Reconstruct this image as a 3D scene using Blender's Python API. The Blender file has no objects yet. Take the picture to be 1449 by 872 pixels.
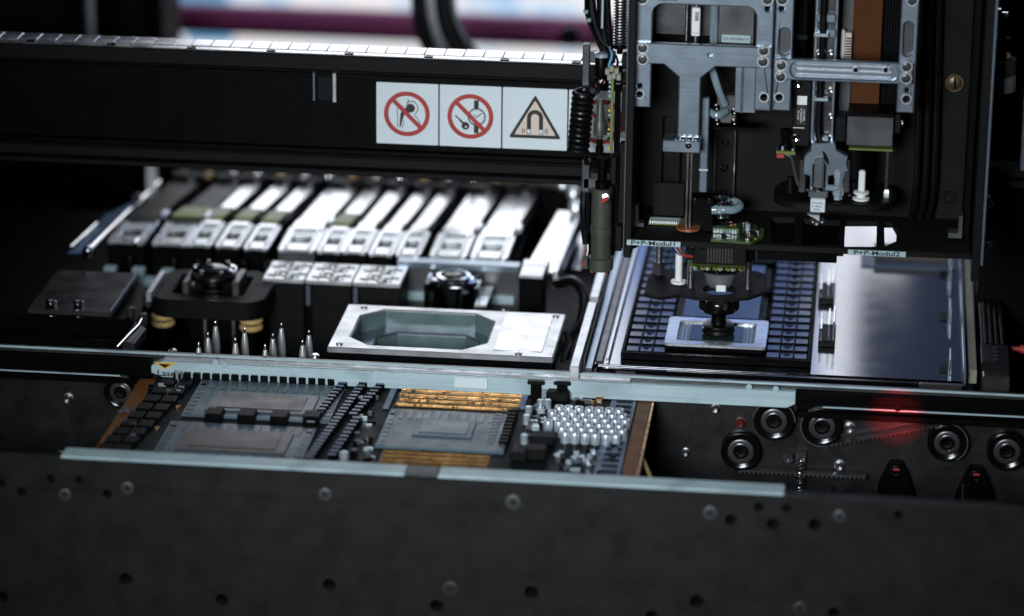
import bpy, bmesh, math, random
from mathutils import Vector, Matrix
from mathutils.geometry import tessellate_polygon
random.seed(7)
S = bpy.context.scene
COL = S.collection
MM = 0.001
R = math.radians
PI = math.pi

# ------------------------------------------------------------------ camera
PITCH, YAW, ROLL, DIST, FPX = R(19), R(6.35), R(0.6), 2450.0, 4700.0
FW = Vector((-math.sin(YAW)*math.cos(PITCH), math.cos(YAW)*math.cos(PITCH), -math.sin(PITCH)))
r0 = FW.cross(Vector((0, 0, 1))).normalized(); u0 = r0.cross(FW)
RT = r0*math.cos(ROLL) + u0*math.sin(ROLL); UP = RT.cross(FW)
CAM = FW * -DIST
cd = bpy.data.cameras.new('camera'); cam = bpy.data.objects.new('camera', cd); COL.objects.link(cam)
cam.matrix_world = Matrix(((RT.x, UP.x, -FW.x, CAM.x*MM), (RT.y, UP.y, -FW.y, CAM.y*MM), (RT.z, UP.z, -FW.z, CAM.z*MM), (0, 0, 0, 1)))
cd.sensor_width = 36; cd.sensor_fit = 'HORIZONTAL'; cd.lens = FPX/1449*36
cd.clip_start = 0.05; cd.clip_end = 30
cd.dof.use_dof = True; cd.dof.focus_distance = 2.345; cd.dof.aperture_fstop = 3.0; cd.dof.aperture_blades = 9
S.camera = cam
# ------------------------------------------------------------------ world, lamps, exposure
w = bpy.data.worlds.new('World'); S.world = w; w.use_nodes = True
w.node_tree.nodes['Background'].inputs[0].default_value = (0.5, 0.6, 0.75, 1)
w.node_tree.nodes['Background'].inputs[1].default_value = 0.003
def area(name, loc, target, sx, sy, power, col, spread=180):
    l = bpy.data.lights.new(name, 'AREA'); l.shape = 'RECTANGLE'; l.size = sx*MM; l.size_y = sy*MM; l.energy = power; l.color = col
    l.spread = R(spread)
    o = bpy.data.objects.new(name, l); COL.objects.link(o); o.location = Vector(loc)*MM
    o.rotation_euler = (Vector(target)-Vector(loc)).to_track_quat('-Z', 'Y').to_euler(); return o
area('front_lamp', (-100, -1500, 500), (60, -100, 60), 420, 300, 1.8, (0.90, 0.96, 1.0), 48)
area('hall_lamp', (150, 250, 1250), (60, -40, 0), 700, 300, 2.6, (0.80, 0.92, 1.0))
S.view_settings.view_transform = 'Standard'; S.view_settings.look = 'None'
S.view_settings.exposure = 0; S.view_settings.gamma = 1; S.view_settings.use_curve_mapping = False
S.render.engine = 'CYCLES'; S.cycles.use_denoising = True
S.cycles.max_bounces = 6; S.cycles.diffuse_bounces = 2; S.cycles.glossy_bounces = 4; S.cycles.transmission_bounces = 6
S.cycles.sample_clamp_indirect = 4; S.cycles.caustics_reflective = False; S.cycles.caustics_refractive = False

# ------------------------------------------------------------------ surveying: where a line of sight meets a real plane (mm)
def at(px, py, x=None, y=None, z=None):
    d = FW + RT*((px-724.5)/FPX) - UP*((py-436)/FPX)
    t = (z-CAM.z)/d.z if z is not None else (y-CAM.y)/d.y if y is not None else (x-CAM.x)/d.x
    return CAM + d*t
def vr(px0, py0, px1, py1, y):            # upright rectangle -> x0, x1, z0, z1
    mx, my = (px0+px1)/2, (py0+py1)/2
    return at(px0, my, y=y).x, at(px1, my, y=y).x, at(mx, py1, y=y).z, at(mx, py0, y=y).z
def hr(px0, py0, px1, py1, z):            # level rectangle -> x0, x1, y0, y1
    mx, my = (px0+px1)/2, (py0+py1)/2
    return at(px0, my, z=z).x, at(px1, my, z=z).x, at(mx, py1, z=z).y, at(mx, py0, z=z).y
def fx(px, py, y):
    p = at(px, py, y=y); return (p.x, p.z)

# ------------------------------------------------------------------ materials
M = {}
def mat(name, base, rough=0.5, metal=0.0, var=0.12, scale=120, brushed=None, bump=0.0, bscale=900, rvar=0.12, spec=0.5, trans=0, emit=None, coat=0, wear=None):
    m = bpy.data.materials.new(name); m.use_nodes = True; nt = m.node_tree; N = nt.nodes; L = nt.links
    b = N['Principled BSDF']
    b.inputs['Metallic'].default_value = metal; b.inputs['Specular IOR Level'].default_value = spec
    b.inputs['Transmission Weight'].default_value = trans; b.inputs['Coat Weight'].default_value = coat
    tc = N.new('ShaderNodeTexCoord'); mp = N.new('ShaderNodeMapping'); L.new(tc.outputs['Object'], mp.inputs[0])
    if brushed: mp.inputs['Scale'].default_value = brushed
    n = N.new('ShaderNodeTexNoise'); n.inputs['Scale'].default_value = scale if not brushed else 1; n.inputs['Detail'].default_value = 6; n.inputs['Roughness'].default_value = 0.6
    L.new(mp.outputs[0], n.inputs['Vector'])
    cr = N.new('ShaderNodeMix'); cr.data_type = 'RGBA'
    cr.inputs[6].default_value = tuple(c*(1-var) for c in base)+(1,); cr.inputs[7].default_value = tuple(min(1, c*(1+var)) for c in base)+(1,)
    mr = N.new('ShaderNodeMapRange'); mr.inputs[1].default_value = 0.3; mr.inputs[2].default_value = 0.7
    L.new(n.outputs[0], mr.inputs[0]); L.new(mr.outputs[0], cr.inputs[0]); colout = cr.outputs[2]
    if wear:                                # smudges and dust of its own shape
        n3 = N.new('ShaderNodeTexNoise'); n3.inputs['Scale'].default_value = wear[1]; n3.inputs['Detail'].default_value = 8; n3.inputs['Distortion'].default_value = .6
        L.new(tc.outputs['Object'], n3.inputs['Vector'])
        m3 = N.new('ShaderNodeMapRange'); m3.inputs[1].default_value = .52; m3.inputs[2].default_value = .72; L.new(n3.outputs[0], m3.inputs[0])
        x3 = N.new('ShaderNodeMix'); x3.data_type = 'RGBA'; L.new(m3.outputs[0], x3.inputs[0]); L.new(colout, x3.inputs[6]); x3.inputs[7].default_value = wear[0]+(1,)
        colout = x3.outputs[2]
    L.new(colout, b.inputs['Base Color'])
    rr = N.new('ShaderNodeMapRange'); rr.inputs[1].default_value = .3; rr.inputs[2].default_value = .7; rr.inputs[3].default_value = max(.02, rough-rvar*rough*2); rr.inputs[4].default_value = min(1, rough+rvar*rough*2)
    n2 = N.new('ShaderNodeTexNoise'); n2.inputs['Scale'].default_value = 60; n2.inputs['Detail'].default_value = 5; L.new(tc.outputs['Object'], n2.inputs['Vector'])
    L.new(n2.outputs[0], rr.inputs[0]); L.new(rr.outputs[0], b.inputs['Roughness'])
    if bump:
        bp = N.new('ShaderNodeBump'); bp.inputs['Strength'].default_value = bump; bp.inputs['Distance'].default_value = .0002
        if brushed: L.new(n.outputs[0], bp.inputs['Height'])
        else:
            nb = N.new('ShaderNodeTexNoise'); nb.inputs['Scale'].default_value = bscale; nb.inputs['Detail'].default_value = 3; L.new(tc.outputs['Object'], nb.inputs['Vector']); L.new(nb.outputs[0], bp.inputs['Height'])
        L.new(bp.outputs[0], b.inputs['Normal'])
    if emit:
        b.inputs['Emission Color'].default_value = emit[0]+(1,); b.inputs['Emission Strength'].default_value = emit[1]
    M[name] = m; return m
mat('black', (.0014, .0014, .0016), .42, bump=.15, spec=.08, rvar=.05)
mat('black_gloss', (.003, .003, .0033), .16, spec=.4, rvar=.05)
mat('matte_black', (.006, .0058, .0055), .7, bump=.3, spec=.15, rvar=.05)
mat('soft_black', (.0036, .0036, .0038), .55, bump=.25, spec=.15, rvar=.05)
mat('rubber', (.0035, .0035, .004), .36, spec=.3)
mat('dark_plate', (.0125, .0121, .0118), .5, bump=.2, bscale=1500, wear=((.0145, .014, .0136), 12), var=.06, brushed=(6, 60, 200), spec=.25, rvar=.12)
mat('dark_steel', (.085, .085, .09), .33, metal=.7, brushed=(90, 90, 900), bump=.12, var=.2)
mat('conveyor_steel', (.017, .017, .018), .45, metal=.5, brushed=(700, 60, 250), bump=.1, var=.3)
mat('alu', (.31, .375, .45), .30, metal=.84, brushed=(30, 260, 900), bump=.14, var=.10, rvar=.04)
mat('alu_nest', (.58, .60, .62), .33, metal=.75, brushed=(40, 300, 40), bump=.05, var=.1)
mat('alu_bright', (.80, .83, .86), .30, metal=.75, brushed=(40, 300, 40), bump=.05, var=.1)
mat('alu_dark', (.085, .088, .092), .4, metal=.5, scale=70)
mat('blue_sheet', (.10, .19, .34), .3, metal=.4, var=.2)
mat('steel_plate', (.34, .35, .375), .10, metal=1.0, brushed=(25, 1400, 25), bump=.08, var=.10, rvar=.06)
mat('chrome', (.78, .79, .8), .12, metal=1, var=.05)
mat('screw', (.62, .62, .63), .3, metal=1, var=.1)
mat('tape', (.82, .84, .87), .22, metal=.9, var=.08, bump=.1, bscale=300)
mat('pale_blue', (.38, .50, .54), .38, var=.16, brushed=(8, 120, 400), bump=.08, wear=((.27, .36, .39), 35))
mat('white', (.78, .80, .80), .4, var=.04)
mat('sign_white', (.60, .68, .72), .45, var=.03)
mat('sign_beige', (.62, .52, .46), .45, var=.03)
mat('red', (.36, .03, .025), .45, var=.05)
mat('dark_red', (.09, .008, .008), .4)
mat('ink', (.006, .006, .007), .5)
mat('yellow', (.75, .45, .06), .45)
mat('kapton', (.08, .026, .0065), .5, var=.15, brushed=(60, 30, 8), spec=.1)
mat('copper', (.35, .12, .05), .4, metal=.4)
mat('gold', (.62, .36, .15), .26, metal=.95, var=.5, scale=160, bump=1.0, bscale=170)
mat('gold_line', (.22, .12, .04), .35, metal=.7, var=.4, scale=200)
mat('gold_dim', (.10, .068, .035), .4, metal=.5, var=.35, scale=500)
mat('green', (.045, .08, .022), .4, var=.5, scale=600)
mat('olive', (.045, .048, .037), .5, var=.1)
mat('lime', (.12, .155, .035), .5)
mat('board', (.007, .010, .011), .45, var=.5, scale=700, bump=.2, spec=.05)
mat('board_blue', (.10, .14, .22), .4, var=.35, scale=500)
mat('board_brown', (.13, .052, .014), .42, var=.25, scale=120, bump=.1, spec=.12)
mat('substrate', (.07, .11, .14), .33, var=.2, scale=300, spec=.3)
mat('lid', (.075, .085, .105), .28, metal=.15, var=.2, spec=.3)
mat('lid_blue', (.08, .115, .15), .28, metal=.15, var=.1, spec=.3)
mat('lid_grey', (.085, .078, .078), .3, metal=.1, var=.15, spec=.25)
mat('cap_silver', (.52, .61, .68), .27, metal=.6, var=.15)
mat('chip_top', (.10, .12, .18), .22, var=.2)
mat('label_gloss', (.8, .8, .82), .3, metal=.6, spec=.9, var=.05, scale=900, bump=.4, bscale=700)
mat('pin_metal', (.58, .59, .60), .3, metal=.6)
mat('scale_metal', (.80, .81, .82), .27, metal=.97, var=.08, bump=.05)
mat('teal', (.10, .155, .155), .3, var=.25, scale=50, spec=.5)
mat('die_green', (.02, .035, .032), .08, var=.1)
mat('cream', (.55, .38, .15), .45)
mat('cream_pale', (.24, .245, .19), .5)
mat('tube_blue', (.34, .46, .53), .14, trans=.45, spec=.7)
mat('clear', (.7, .78, .85), .08, trans=.85)
mat('tray_black', (.0025, .0028, .0035), .5, var=.2, spec=.03)
mat('tray_chip', (.018, .03, .07), .2, var=.3, spec=.7)  # blue reflection of the cells is put into the base colour
mat('purple', (.44, .07, .26), .5)
mat('blue', (.10, .33, .55), .6)
mat('hall_white', (.75, .77, .8), .7)
mat('block_top', (.72, .74, .76), .3, metal=.6)
mat('lime_green_mark', (.30, .34, .10), .5)
mat('beige', (.09, .082, .068), .6)
def pane_mat(name, col, st, blotch=0):
    m = bpy.data.materials.new(name); m.use_nodes = True; N = m.node_tree.nodes; L = m.node_tree.links
    b = N['Principled BSDF']; b.inputs['Base Color'].default_value = (.05, .05, .05, 1); b.inputs['Roughness'].default_value = .4
    b.inputs['Emission Strength'].default_value = st
    if blotch:
        tc = N.new('ShaderNodeTexCoord'); n = N.new('ShaderNodeTexNoise'); n.inputs['Scale'].default_value = 14; n.inputs['Detail'].default_value = 2
        L.new(tc.outputs['Object'], n.inputs['Vector'])
        cr = N.new('ShaderNodeValToRGB'); e = cr.color_ramp.elements
        e[0].position = .3; e[0].color = (.36, .60, .90, 1); e[1].position = .7; e[1].color = (.95, .88, .86, 1)
        k = e.new(.47); k.color = col+(1,)
        L.new(n.outputs[0], cr.inputs[0]); L.new(cr.outputs[0], b.inputs['Emission Color'])
    else: b.inputs['Emission Color'].default_value = col+(1,)
    M[name] = m
pane_mat('pane_hall', (.86, .88, .92), 1.0, 1)
pane_mat('pane_white', (.92, .95, 1.0), 2.2)
pane_mat('reflect_blue', (.24, .42, 1.0), .9)
pane_mat('reflect_dim', (.16, .26, .60), .14)
pane_mat('reflect_strip', (.90, .93, 1.0), 1.8)
pane_mat('glow_blue', (.16, .45, .75), .75)  # glow colour of the added blue panels before the window
pane_mat('reflect_soft', (.62, .78, 1.0), 1.1)

# ------------------------------------------------------------------ mesh helpers
class MB:
    def __init__(s): s.v = []; s.f = []
    def add(s, vs, fs):
        o = len(s.v); s.v += [Vector(v) for v in vs]; s.f += [tuple(i+o for i in f) for f in fs]; return s
    def box(s, x0, x1, y0, y1, z0, z1, b=0.0):
        if x0 > x1: x0, x1 = x1, x0
        if y0 > y1: y0, y1 = y1, y0
        if z0 > z1: z0, z1 = z1, z0
        b = min(b, (x1-x0)*.4, (y1-y0)*.4, (z1-z0)*.4)
        if b <= 0:
            return s.add([(x0,y0,z0),(x1,y0,z0),(x1,y1,z0),(x0,y1,z0),(x0,y0,z1),(x1,y0,z1),(x1,y1,z1),(x0,y1,z1)],
                         [(3,2,1,0),(4,5,6,7),(0,1,5,4),(1,2,6,5),(2,3,7,6),(3,0,4,7)])
        bm = bmesh.new(); bmesh.ops.create_cube(bm, size=1)
        for v in bm.verts:
            v.co = Vector(((x0+x1)/2+v.co.x*(x1-x0), (y0+y1)/2+v.co.y*(y1-y0), (z0+z1)/2+v.co.z*(z1-z0)))
        bmesh.ops.bevel(bm, geom=bm.edges[:], offset=b, segments=1, affect='EDGES')
        bm.verts.index_update()
        s.add([v.co.copy() for v in bm.verts], [tuple(v.index for v in f.verts) for f in bm.faces]); bm.free(); return s
    def lathe(s, c, axis, prof, n=20):          # prof: (radius, distance along axis)
        c = Vector(c); a = Vector(axis).normalized(); t = a.orthogonal().normalized(); u = a.cross(t)
        vs = []; fs = []
        for r_, h in prof:
            for k in range(n):
                an = 2*PI*k/n; vs.append(c + a*h + (t*math.cos(an)+u*math.sin(an))*max(r_, 1e-4))
        for i in range(len(prof)-1):
            for k in range(n): fs.append((i*n+k, i*n+(k+1) % n, (i+1)*n+(k+1) % n, (i+1)*n+k))
        fs.append(tuple(reversed(range(n)))); fs.append(tuple(range((len(prof)-1)*n, len(prof)*n)))
        return s.add(vs, fs)
    def cyl(s, p0, p1, r_, n=16, b=0.0):
        p0, p1 = Vector(p0), Vector(p1); h = (p1-p0).length; b = min(b, r_*.4, h*.4)
        pr = [(r_, 0), (r_, h)] if b <= 0 else [(r_-b, 0), (r_, b), (r_, h-b), (r_-b, h)]
        return s.lathe(p0, p1-p0, pr, n)
    def tube(s, pts, r_, n=8):
        pts = [Vector(p) for p in pts]; vs = []; fs = []; t = None
        for i, p in enumerate(pts):
            d = (pts[min(i+1, len(pts)-1)]-pts[max(i-1, 0)]).normalized()
            t = d.orthogonal().normalized() if t is None else (t-d*t.dot(d)).normalized()
            u = d.cross(t)
            for k in range(n):
                an = 2*PI*k/n; vs.append(p+(t*math.cos(an)+u*math.sin(an))*r_)
        for i in range(len(pts)-1):
            for k in range(n): fs.append((i*n+k, i*n+(k+1) % n, (i+1)*n+(k+1) % n, (i+1)*n+k))
        fs.append(tuple(reversed(range(n)))); fs.append(tuple(range((len(pts)-1)*n, len(pts)*n)))
        return s.add(vs, fs)
    def plate(s, loops, d0, d1, ch=0.0, plane='xz'):
        """outline and holes (2-D, mm) given depth; ch chamfers the rim of the d0 face. plane xz: depth is y; xy: depth is z."""
        def put(p, d): return Vector((p[0], d, p[1])) if plane == 'xz' else Vector((p[0], p[1], d)) if plane == 'xy' else Vector((d, p[0], p[1]))
        def area_(l): return sum(l[i][0]*l[(i+1) % len(l)][1]-l[(i+1) % len(l)][0]*l[i][1] for i in range(len(l)))
        LL = []
        for k, l in enumerate(loops):
            l = [tuple(p) for p in l]
            if (area_(l) > 0) != (k == 0): l = l[::-1]
            LL.append(l)
        def inset(l, c):
            out = []
            for i in range(len(l)):
                a, b_, e = Vector(l[i-1]), Vector(l[i]), Vector(l[(i+1) % len(l)])
                d1_, d2_ = (b_-a).normalized(), (e-b_).normalized()
                n1, n2 = Vector((-d1_.y, d1_.x)), Vector((-d2_.y, d2_.x)); m = n1+n2
                k = m.length_squared
                m = m*(2/k) if k > .15 else n1
                if m.length > 2: m = m.normalized()*2
                out.append(tuple(b_+m*c))
            return out
        FL = [inset(l, ch) for l in LL] if ch else LL
        sg = 1 if d1 > d0 else -1
        tri = tessellate_polygon([[Vector((p[0], p[1], 0)) for p in l] for l in LL])
        flat = [p for l in LL for p in l]; fl2 = [p for l in FL for p in l]; n = len(flat)
        vs = [put(p, d0) for p in fl2]+[put(p, d0+sg*ch) for p in flat]+[put(p, d1) for p in flat]
        fs = [t for t in tri]+[tuple(i+2*n for i in reversed(t)) for t in tri]
        o = 0
        for l in LL:
            for i in range(len(l)):
                a, b_ = o+i, o+(i+1) % len(l)
                if ch: fs.append((a, b_, b_+n, a+n))
                fs.append((a+n, b_+n, b_+2*n, a+2*n))
            o += len(l)
        return s.add(vs, fs)
    def build(s, name, m, parent=None, local=False, smooth=35):
        me = bpy.data.meshes.new(name)
        if local: base = Vector((0, 0, 0))
        else:
            lo = [min(v[i] for v in s.v) for i in range(3)]; hi = [max(v[i] for v in s.v) for i in range(3)]
            base = Vector(((lo[0]+hi[0])/2, (lo[1]+hi[1])/2, lo[2]))
        me.from_pydata([tuple((v-base)*MM) for v in s.v], [], s.f)
        bm = bmesh.new(); bm.from_mesh(me); bmesh.ops.recalc_face_normals(bm, faces=bm.faces); bm.to_mesh(me); bm.free()
        me.materials.append(M[m] if isinstance(m, str) else m)
        if smooth:
            me.polygons.foreach_set('use_smooth', [True]*len(me.polygons)); me.set_sharp_from_angle(angle=R(smooth))
        o = bpy.data.objects.new(name, me); COL.objects.link(o); o.location = base*MM
        if parent:
            o.parent = parent
            if not local: o.matrix_parent_inverse = WINV(parent)
        return o
def wpos(o):
    p = Vector(o.location)
    q = o.parent
    if q is None: return p
    return wpos(q) + (o.matrix_parent_inverse @ p)
def WINV(parent): return Matrix.Translation(wpos(parent)).inverted()
def tag(o, label=None, cat=None, group=None, kind=None):
    if label: o['label'] = label
    if cat: o['category'] = cat
    if group: o['group'] = group
    if kind: o['kind'] = kind
    return o
def thing(name, loc, label, cat, group=None):
    o = bpy.data.objects.new(name, None); o.empty_display_size = .01; COL.objects.link(o); o.location = Vector(loc)*MM
    return tag(o, label, cat, group)
def copy_tree(o, parent=None):
    c = o.copy(); COL.objects.link(c)
    if parent: c.parent = parent
    for ch in [x for x in KIDS.get(o.name, [])]: copy_tree(ch, c)
    return c
KIDS = {}
def index_kids():
    KIDS.clear()
    for o in COL.objects:
        if o.parent: KIDS.setdefault(o.parent.name, []).append(o)
def rrect(x0, x1, z0, z1, r_, n=5):
    out = []
    r_ = min(r_, abs(x1-x0)/2*.999, abs(z1-z0)/2*.999)
    for cx, cz, a0 in ((x1-r_, z1-r_, 0), (x0+r_, z1-r_, 90), (x0+r_, z0+r_, 180), (x1-r_, z0+r_, 270)):
        for k in range(n+1):
            a = R(a0+90*k/n); out.append((cx+r_*math.cos(a), cz+r_*math.sin(a)))
    return out
def circ(cx, cz, r_, n=18): return [(cx+r_*math.cos(2*PI*k/n), cz+r_*math.sin(2*PI*k/n)) for k in range(n)]
def arcband(cx, cz, r_, wd, a0, a1, n=14):
    o = [(cx+(r_+wd/2)*math.cos(R(a0+(a1-a0)*k/n)), cz+(r_+wd/2)*math.sin(R(a0+(a1-a0)*k/n))) for k in range(n+1)]
    i = [(cx+(r_-wd/2)*math.cos(R(a0+(a1-a0)*k/n)), cz+(r_-wd/2)*math.sin(R(a0+(a1-a0)*k/n))) for k in range(n+1)]
    return o+i[::-1]
def ribbon(pts, wd):
    pts = [Vector(p) for p in pts]; a = []; b = []
    for i, p in enumerate(pts):
        d = (pts[min(i+1, len(pts)-1)]-pts[max(i-1, 0)]).normalized(); n = Vector((-d.y, d.x))*wd/2
        a.append(tuple(p+n)); b.append(tuple(p-n))
    return a+b[::-1]
def text(name, body, x, z, size, y, m, parent, face='front', sx=1.0, rot=0):
    c = bpy.data.curves.new(name, 'FONT'); c.body = body; c.size = size*MM; c.extrude = .00008; c.offset = .0001*(size > 3); c.align_x = 'CENTER'; c.align_y = 'CENTER'
    t = bpy.data.objects.new(name, c); COL.objects.link(t)
    bpy.context.view_layer.update()
    me = bpy.data.meshes.new_from_object(t.evaluated_get(bpy.context.evaluated_depsgraph_get()))
    bpy.data.objects.remove(t); me.name = name
    mt = Matrix.Diagonal((sx, 1, 1, 1)); mt = Matrix.Rotation(R(rot), 4, 'Z') @ mt
    if face == 'front': mt = Matrix.Rotation(PI/2, 4, 'X') @ mt
    me.transform(mt); me.materials.clear(); me.materials.append(M[m])
    o = bpy.data.objects.new(name, me); COL.objects.link(o); o.location = (x*MM, y*MM, z*MM)
    o.parent = parent; o.matrix_parent_inverse = WINV(parent); return o
def socket_screw(parent, x, y, z, r_, name='screw', ring=True, m='screw'):
    """cap screw seen from the front (axis -Y), head proud of the face at y, with a hex socket"""
    b = MB(); b.lathe((x, y, z), (0, -1, 0), [(r_*.74, -.3), (r_*.74, .4), (r_*.62, .7), (r_*.40, .7), (r_*.36, .15), (0, .1)], 16)
    o = b.build(name, 'dark_steel', parent)
    MB().plate([circ(x, z, r_*1.05, 24), circ(x, z, r_*.8, 24)], y-.35, y-.03, .15).build('counterbore_rim', 'alu_bright', parent)
    return o
def top_screw(parent, x, y, z, r_, h=1.6, name='screw', m='screw'):
    b = MB(); b.lathe((x, y, z), (0, 0, 1), [(r_, -.2), (r_, h*.7), (r_*.85, h), (r_*.5, h), (r_*.45, h*.4), (0, h*.35)], 14)
    return b.build(name, m, parent)

# ================================================================== THE SETTING
bed = MB().box(-900, 900, -118, 385, -150, -62).build('machine_bed', 'black'); tag(bed, 'flat black machine bed under all the units', None, None, 'structure')
hw = MB().box(-2600, 2600, 1700, 1720, -1200, 1600).build('hall_wall', 'black'); tag(hw, 'dark wall of the factory hall far behind the machine', None, None, 'structure')
fl = MB().box(-3000, 3000, -4500, 1700, -1215, -1200).build('floor', 'alu_dark'); tag(fl, 'grey hall floor beneath the machine', None, None, 'structure')

# hall window; panes above the bottom row added and toned to shape reflections
YW = 1400
win = thing('hall_window', (-200, YW, -230), 'bright window behind the machine, upper panes added to shape reflections', 'window')
panes = []
for x0, x1, up, lo, zs in ((-800, -530, 'reflect_dim', 'reflect_soft', 470), (-530, -20, 'pane_white', 'pane_white', 470), (-20, 204, 'reflect_blue', 'reflect_blue', 470), (204, 250, 'reflect_strip', 'reflect_strip', 470), (250, 305, 'reflect_dim', 'pane_white', 398), (305, 420, 'reflect_dim', 'reflect_dim', 470)):
    panes += [(x0, x1, -235, -5, 'pane_hall' if x1 < 300 else 'reflect_dim'), (x0, x1, 5, zs-3, lo), (x0, x1, zs+3, 1000, up)]
fb = MB()
for x0, x1, z0, z1, m in panes:
    MB().box(x0+1.5, x1-1.5, YW, YW+6, z0, z1).build('pane', m, win); fb.box(x0+1.6, x1-1.6, YW+1, YW+5, z1+.2, z1+4.8)
for x in (-800, -530, -20, 204, 250, 305, 420): fb.box(x-1.4, x+1.4, YW+.5, YW+8, -245, 1010)
fb.build('window_frame', 'hall_white', win)
for px0, py0, px1, py1 in ((226, -14, 322, 19), (262, 43, 330, 60)):
    x0, x1, z0, z1 = vr(px0, py0, px1, py1, YW-8); MB().box(x0, x1, YW-8, YW-6, z0, z1, .4).build('blue_glow_panel', 'glow_blue', win)  # glowing panels added before the window, standing in for blurred blue patches

# things seen out of focus through the gap above the beam
p0, p1 = at(225, 23, y=1000), at(835, 48, y=1000)
zc = (p0.z+p1.z)/2
t = thing('purple_pipe', (-260, 1000, zc), 'blurred dark purple pipe running across behind the beam', 'pipe')
MB().cyl((-900, 1000, zc), (60, 1000, zc), 16, 24).build('pipe_body', 'purple', t)
p = at(806, 50, y=700)
kb = MB().lathe((p.x, p.y, p.z), (0, -1, 0), [(7, -4), (10, 0), (10, 6), (6, 9), (5, 14), (0, 15)], 20).build('clamp_knob', 'black'); tag(kb, 'round black clamp knob blurred in front of the purple pipe', 'knob')
p = at(640, -6, y=520)
loop = [(p.x+50+64*math.cos(a), 520, p.z+28+74*math.sin(a)) for a in [2*PI*k/48 for k in range(49)]]
ho = thing('cable_loop', (p.x+50, 520, p.z-46), 'thick black loop of ribbed cable standing behind the beam', 'cable')
p2 = [fx(x, y, 520) for x, y in ((598, -70), (594, -20), (597, 30), (611, 72), (632, 102))]
def smooth_path(pts, n=8):
    out = []
    P_ = [Vector(q) for q in pts]; P_ = [P_[0]*2-P_[1]]+P_+[P_[-1]*2-P_[-2]]
    for i in range(1, len(P_)-2):
        for k in range(n):
            t_ = k/n; a, b, c, d = P_[i-1:i+3]
            out.append(.5*((2*b)+(c-a)*t_+(2*a-5*b+4*c-d)*t_*t_+(3*b-a-3*c+d)*t_**3))
    out.append(P_[-2]); return out
MB().tube(smooth_path([(x, 520, z) for x, z in p2]), 8, 12).build('outer_hose', 'rubber', ho)
p3 = [fx(x, y, 505) for x, y in ((632, -70), (629, -20), (633, 25), (646, 58), (668, 84))]
MB().tube(smooth_path([(x, 505, z) for x, z in p3]), 9.5, 12).build('inner_hose', 'rubber', ho)
p4 = [fx(x, y, 515) for x, y in ((615, -70), (611, -20), (615, 28), (629, 70), (650, 98))]
MB().tube(smooth_path([(x, 515, z) for x, z in p4]), 5, 10).build('grey_cable', 'hall_white', ho)
p5 = [fx(x, y, 496) for x, y in ((643, -70), (640, -20), (644, 22), (658, 54), (679, 80))]
MB().tube(smooth_path([(x, 496, z) for x, z in p5]), 1.1, 8).build('thin_cable', 'pale_blue', ho)
# dark cabinet on the left behind the beam, with a bright post
x0, x1, z0, z1 = vr(-60, -60, 229, 70, 620)
cab = thing('cabinet', (-520, 620, -60), 'tall black cabinet at the left behind the beam', 'cabinet')
MB().box(x0-200, x1, 620, 700, -60, 420, 2).build('cabinet_body', 'matte_black', cab)
MB().box(x1-16, x1-3, 617, 619.8, -50, 400, .5).build('edge_trim', 'black', cab)
MB().box(x1-90, x1-40, 617.5, 619.8, -20, 300, .5).build('door_panel', 'black', cab)
p = at(129, 20, y=560)
post = thing('bright_post', (p.x, 560, -62), 'slim shiny metal post in front of the black cabinet', 'post')
MB().box(p.x-2.2, p.x+2.2, 558, 562, -62, 400, .6).build('post_bar', 'hall_white', post)
MB().box(p.x-7, p.x-2.6, 560, 566, -62, 400, .6).build('dark_channel', 'alu_dark', post)  # dark grey channel beside the post bar
MB().box(p.x-12, p.x+12, 550, 572, -62, -56, .6).build('foot_plate', 'black', post)

# ================================================================== GANTRY BEAM
XL, XR = -470, 340
beam = thing('gantry_beam', (-60, 25, 100), 'long black gantry beam crossing above the feeders with bright segmented top', 'beam')
MB().box(XL, XR, 4, 52, 116, 175, .8).build('beam_body', 'black', beam)
MB().box(XL, XR, -2, 26, 176, 187, .6).build('top_ledge', 'soft_black', beam)
MB().box(XL, XR, -1, 50, 102, 112, 2.0).build('lower_rail', 'soft_black', beam)
MB().box(XL, XR, 2, 48, 112.3, 115.7, .4).build('rail_groove', 'black', beam)
MB().box(XL, XR, -3, 40, 97.5, 101.6, .8).build('lower_lip', 'soft_black', beam)
MB().box(XL, XR, .8, 3.7, 170, 173, .3).build('black_strip', 'black', beam)  # plain black strip just under the top ledge
x = XL+3; proto = None
tiles_me = MB().box(-6.9, 6.9, -9.5, 9.5, 0, 1.2, .35)
k = 0
while x < XR-10:
    if proto is None:
        proto = tiles_me.build('scale_plate', 'scale_metal', beam); proto.location = Vector((x+7.2, 15.8, 187.3))*MM; o = proto
    else:
        o = proto.copy(); COL.objects.link(o); o.location = Vector((x+7.2, 15.8, 187.3+random.uniform(-.1, .1)))*MM
        o.rotation_euler = (random.uniform(-.012, .012), random.uniform(-.01, .01), R(random.uniform(-.4, .4)))
    x += 14.3; k += 1
MB().box(XL, XR, -1.6, 5.8, 187.2, 188.1, .3).build('edge_strip', 'scale_metal', beam)
for px, py in ((45, 57), (157, 64), (270, 69), (382, 74), (492, 79), (605, 83), (713, 87), (815, 90)):
    q = at(px, py, z=188.1); MB().lathe((q.x, 2, 188.0), (0, 0, 1), [(3.4, 0), (3.4, .7), (2.6, .9), (1.5, .5), (0, .45)], 14).build('screw', 'black_gloss', beam)
x0, x1, z0, z1 = vr(443, 103, 476, 143, 0)
MB().box(x0+3.2, x1-3.2, 1.2, 3.8, z0, z1, .3).build('cable_clip', 'soft_black', beam)
MB().box(x0, x0+1.6, -1.2, 3.8, z0, z1, .3).build('clip_edge', 'alu', beam)
MB().box(x1-2.6, x1, -1.2, 3.8, z0-.5, z1, .3).build('clip_edge', 'alu_bright', beam)

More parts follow.
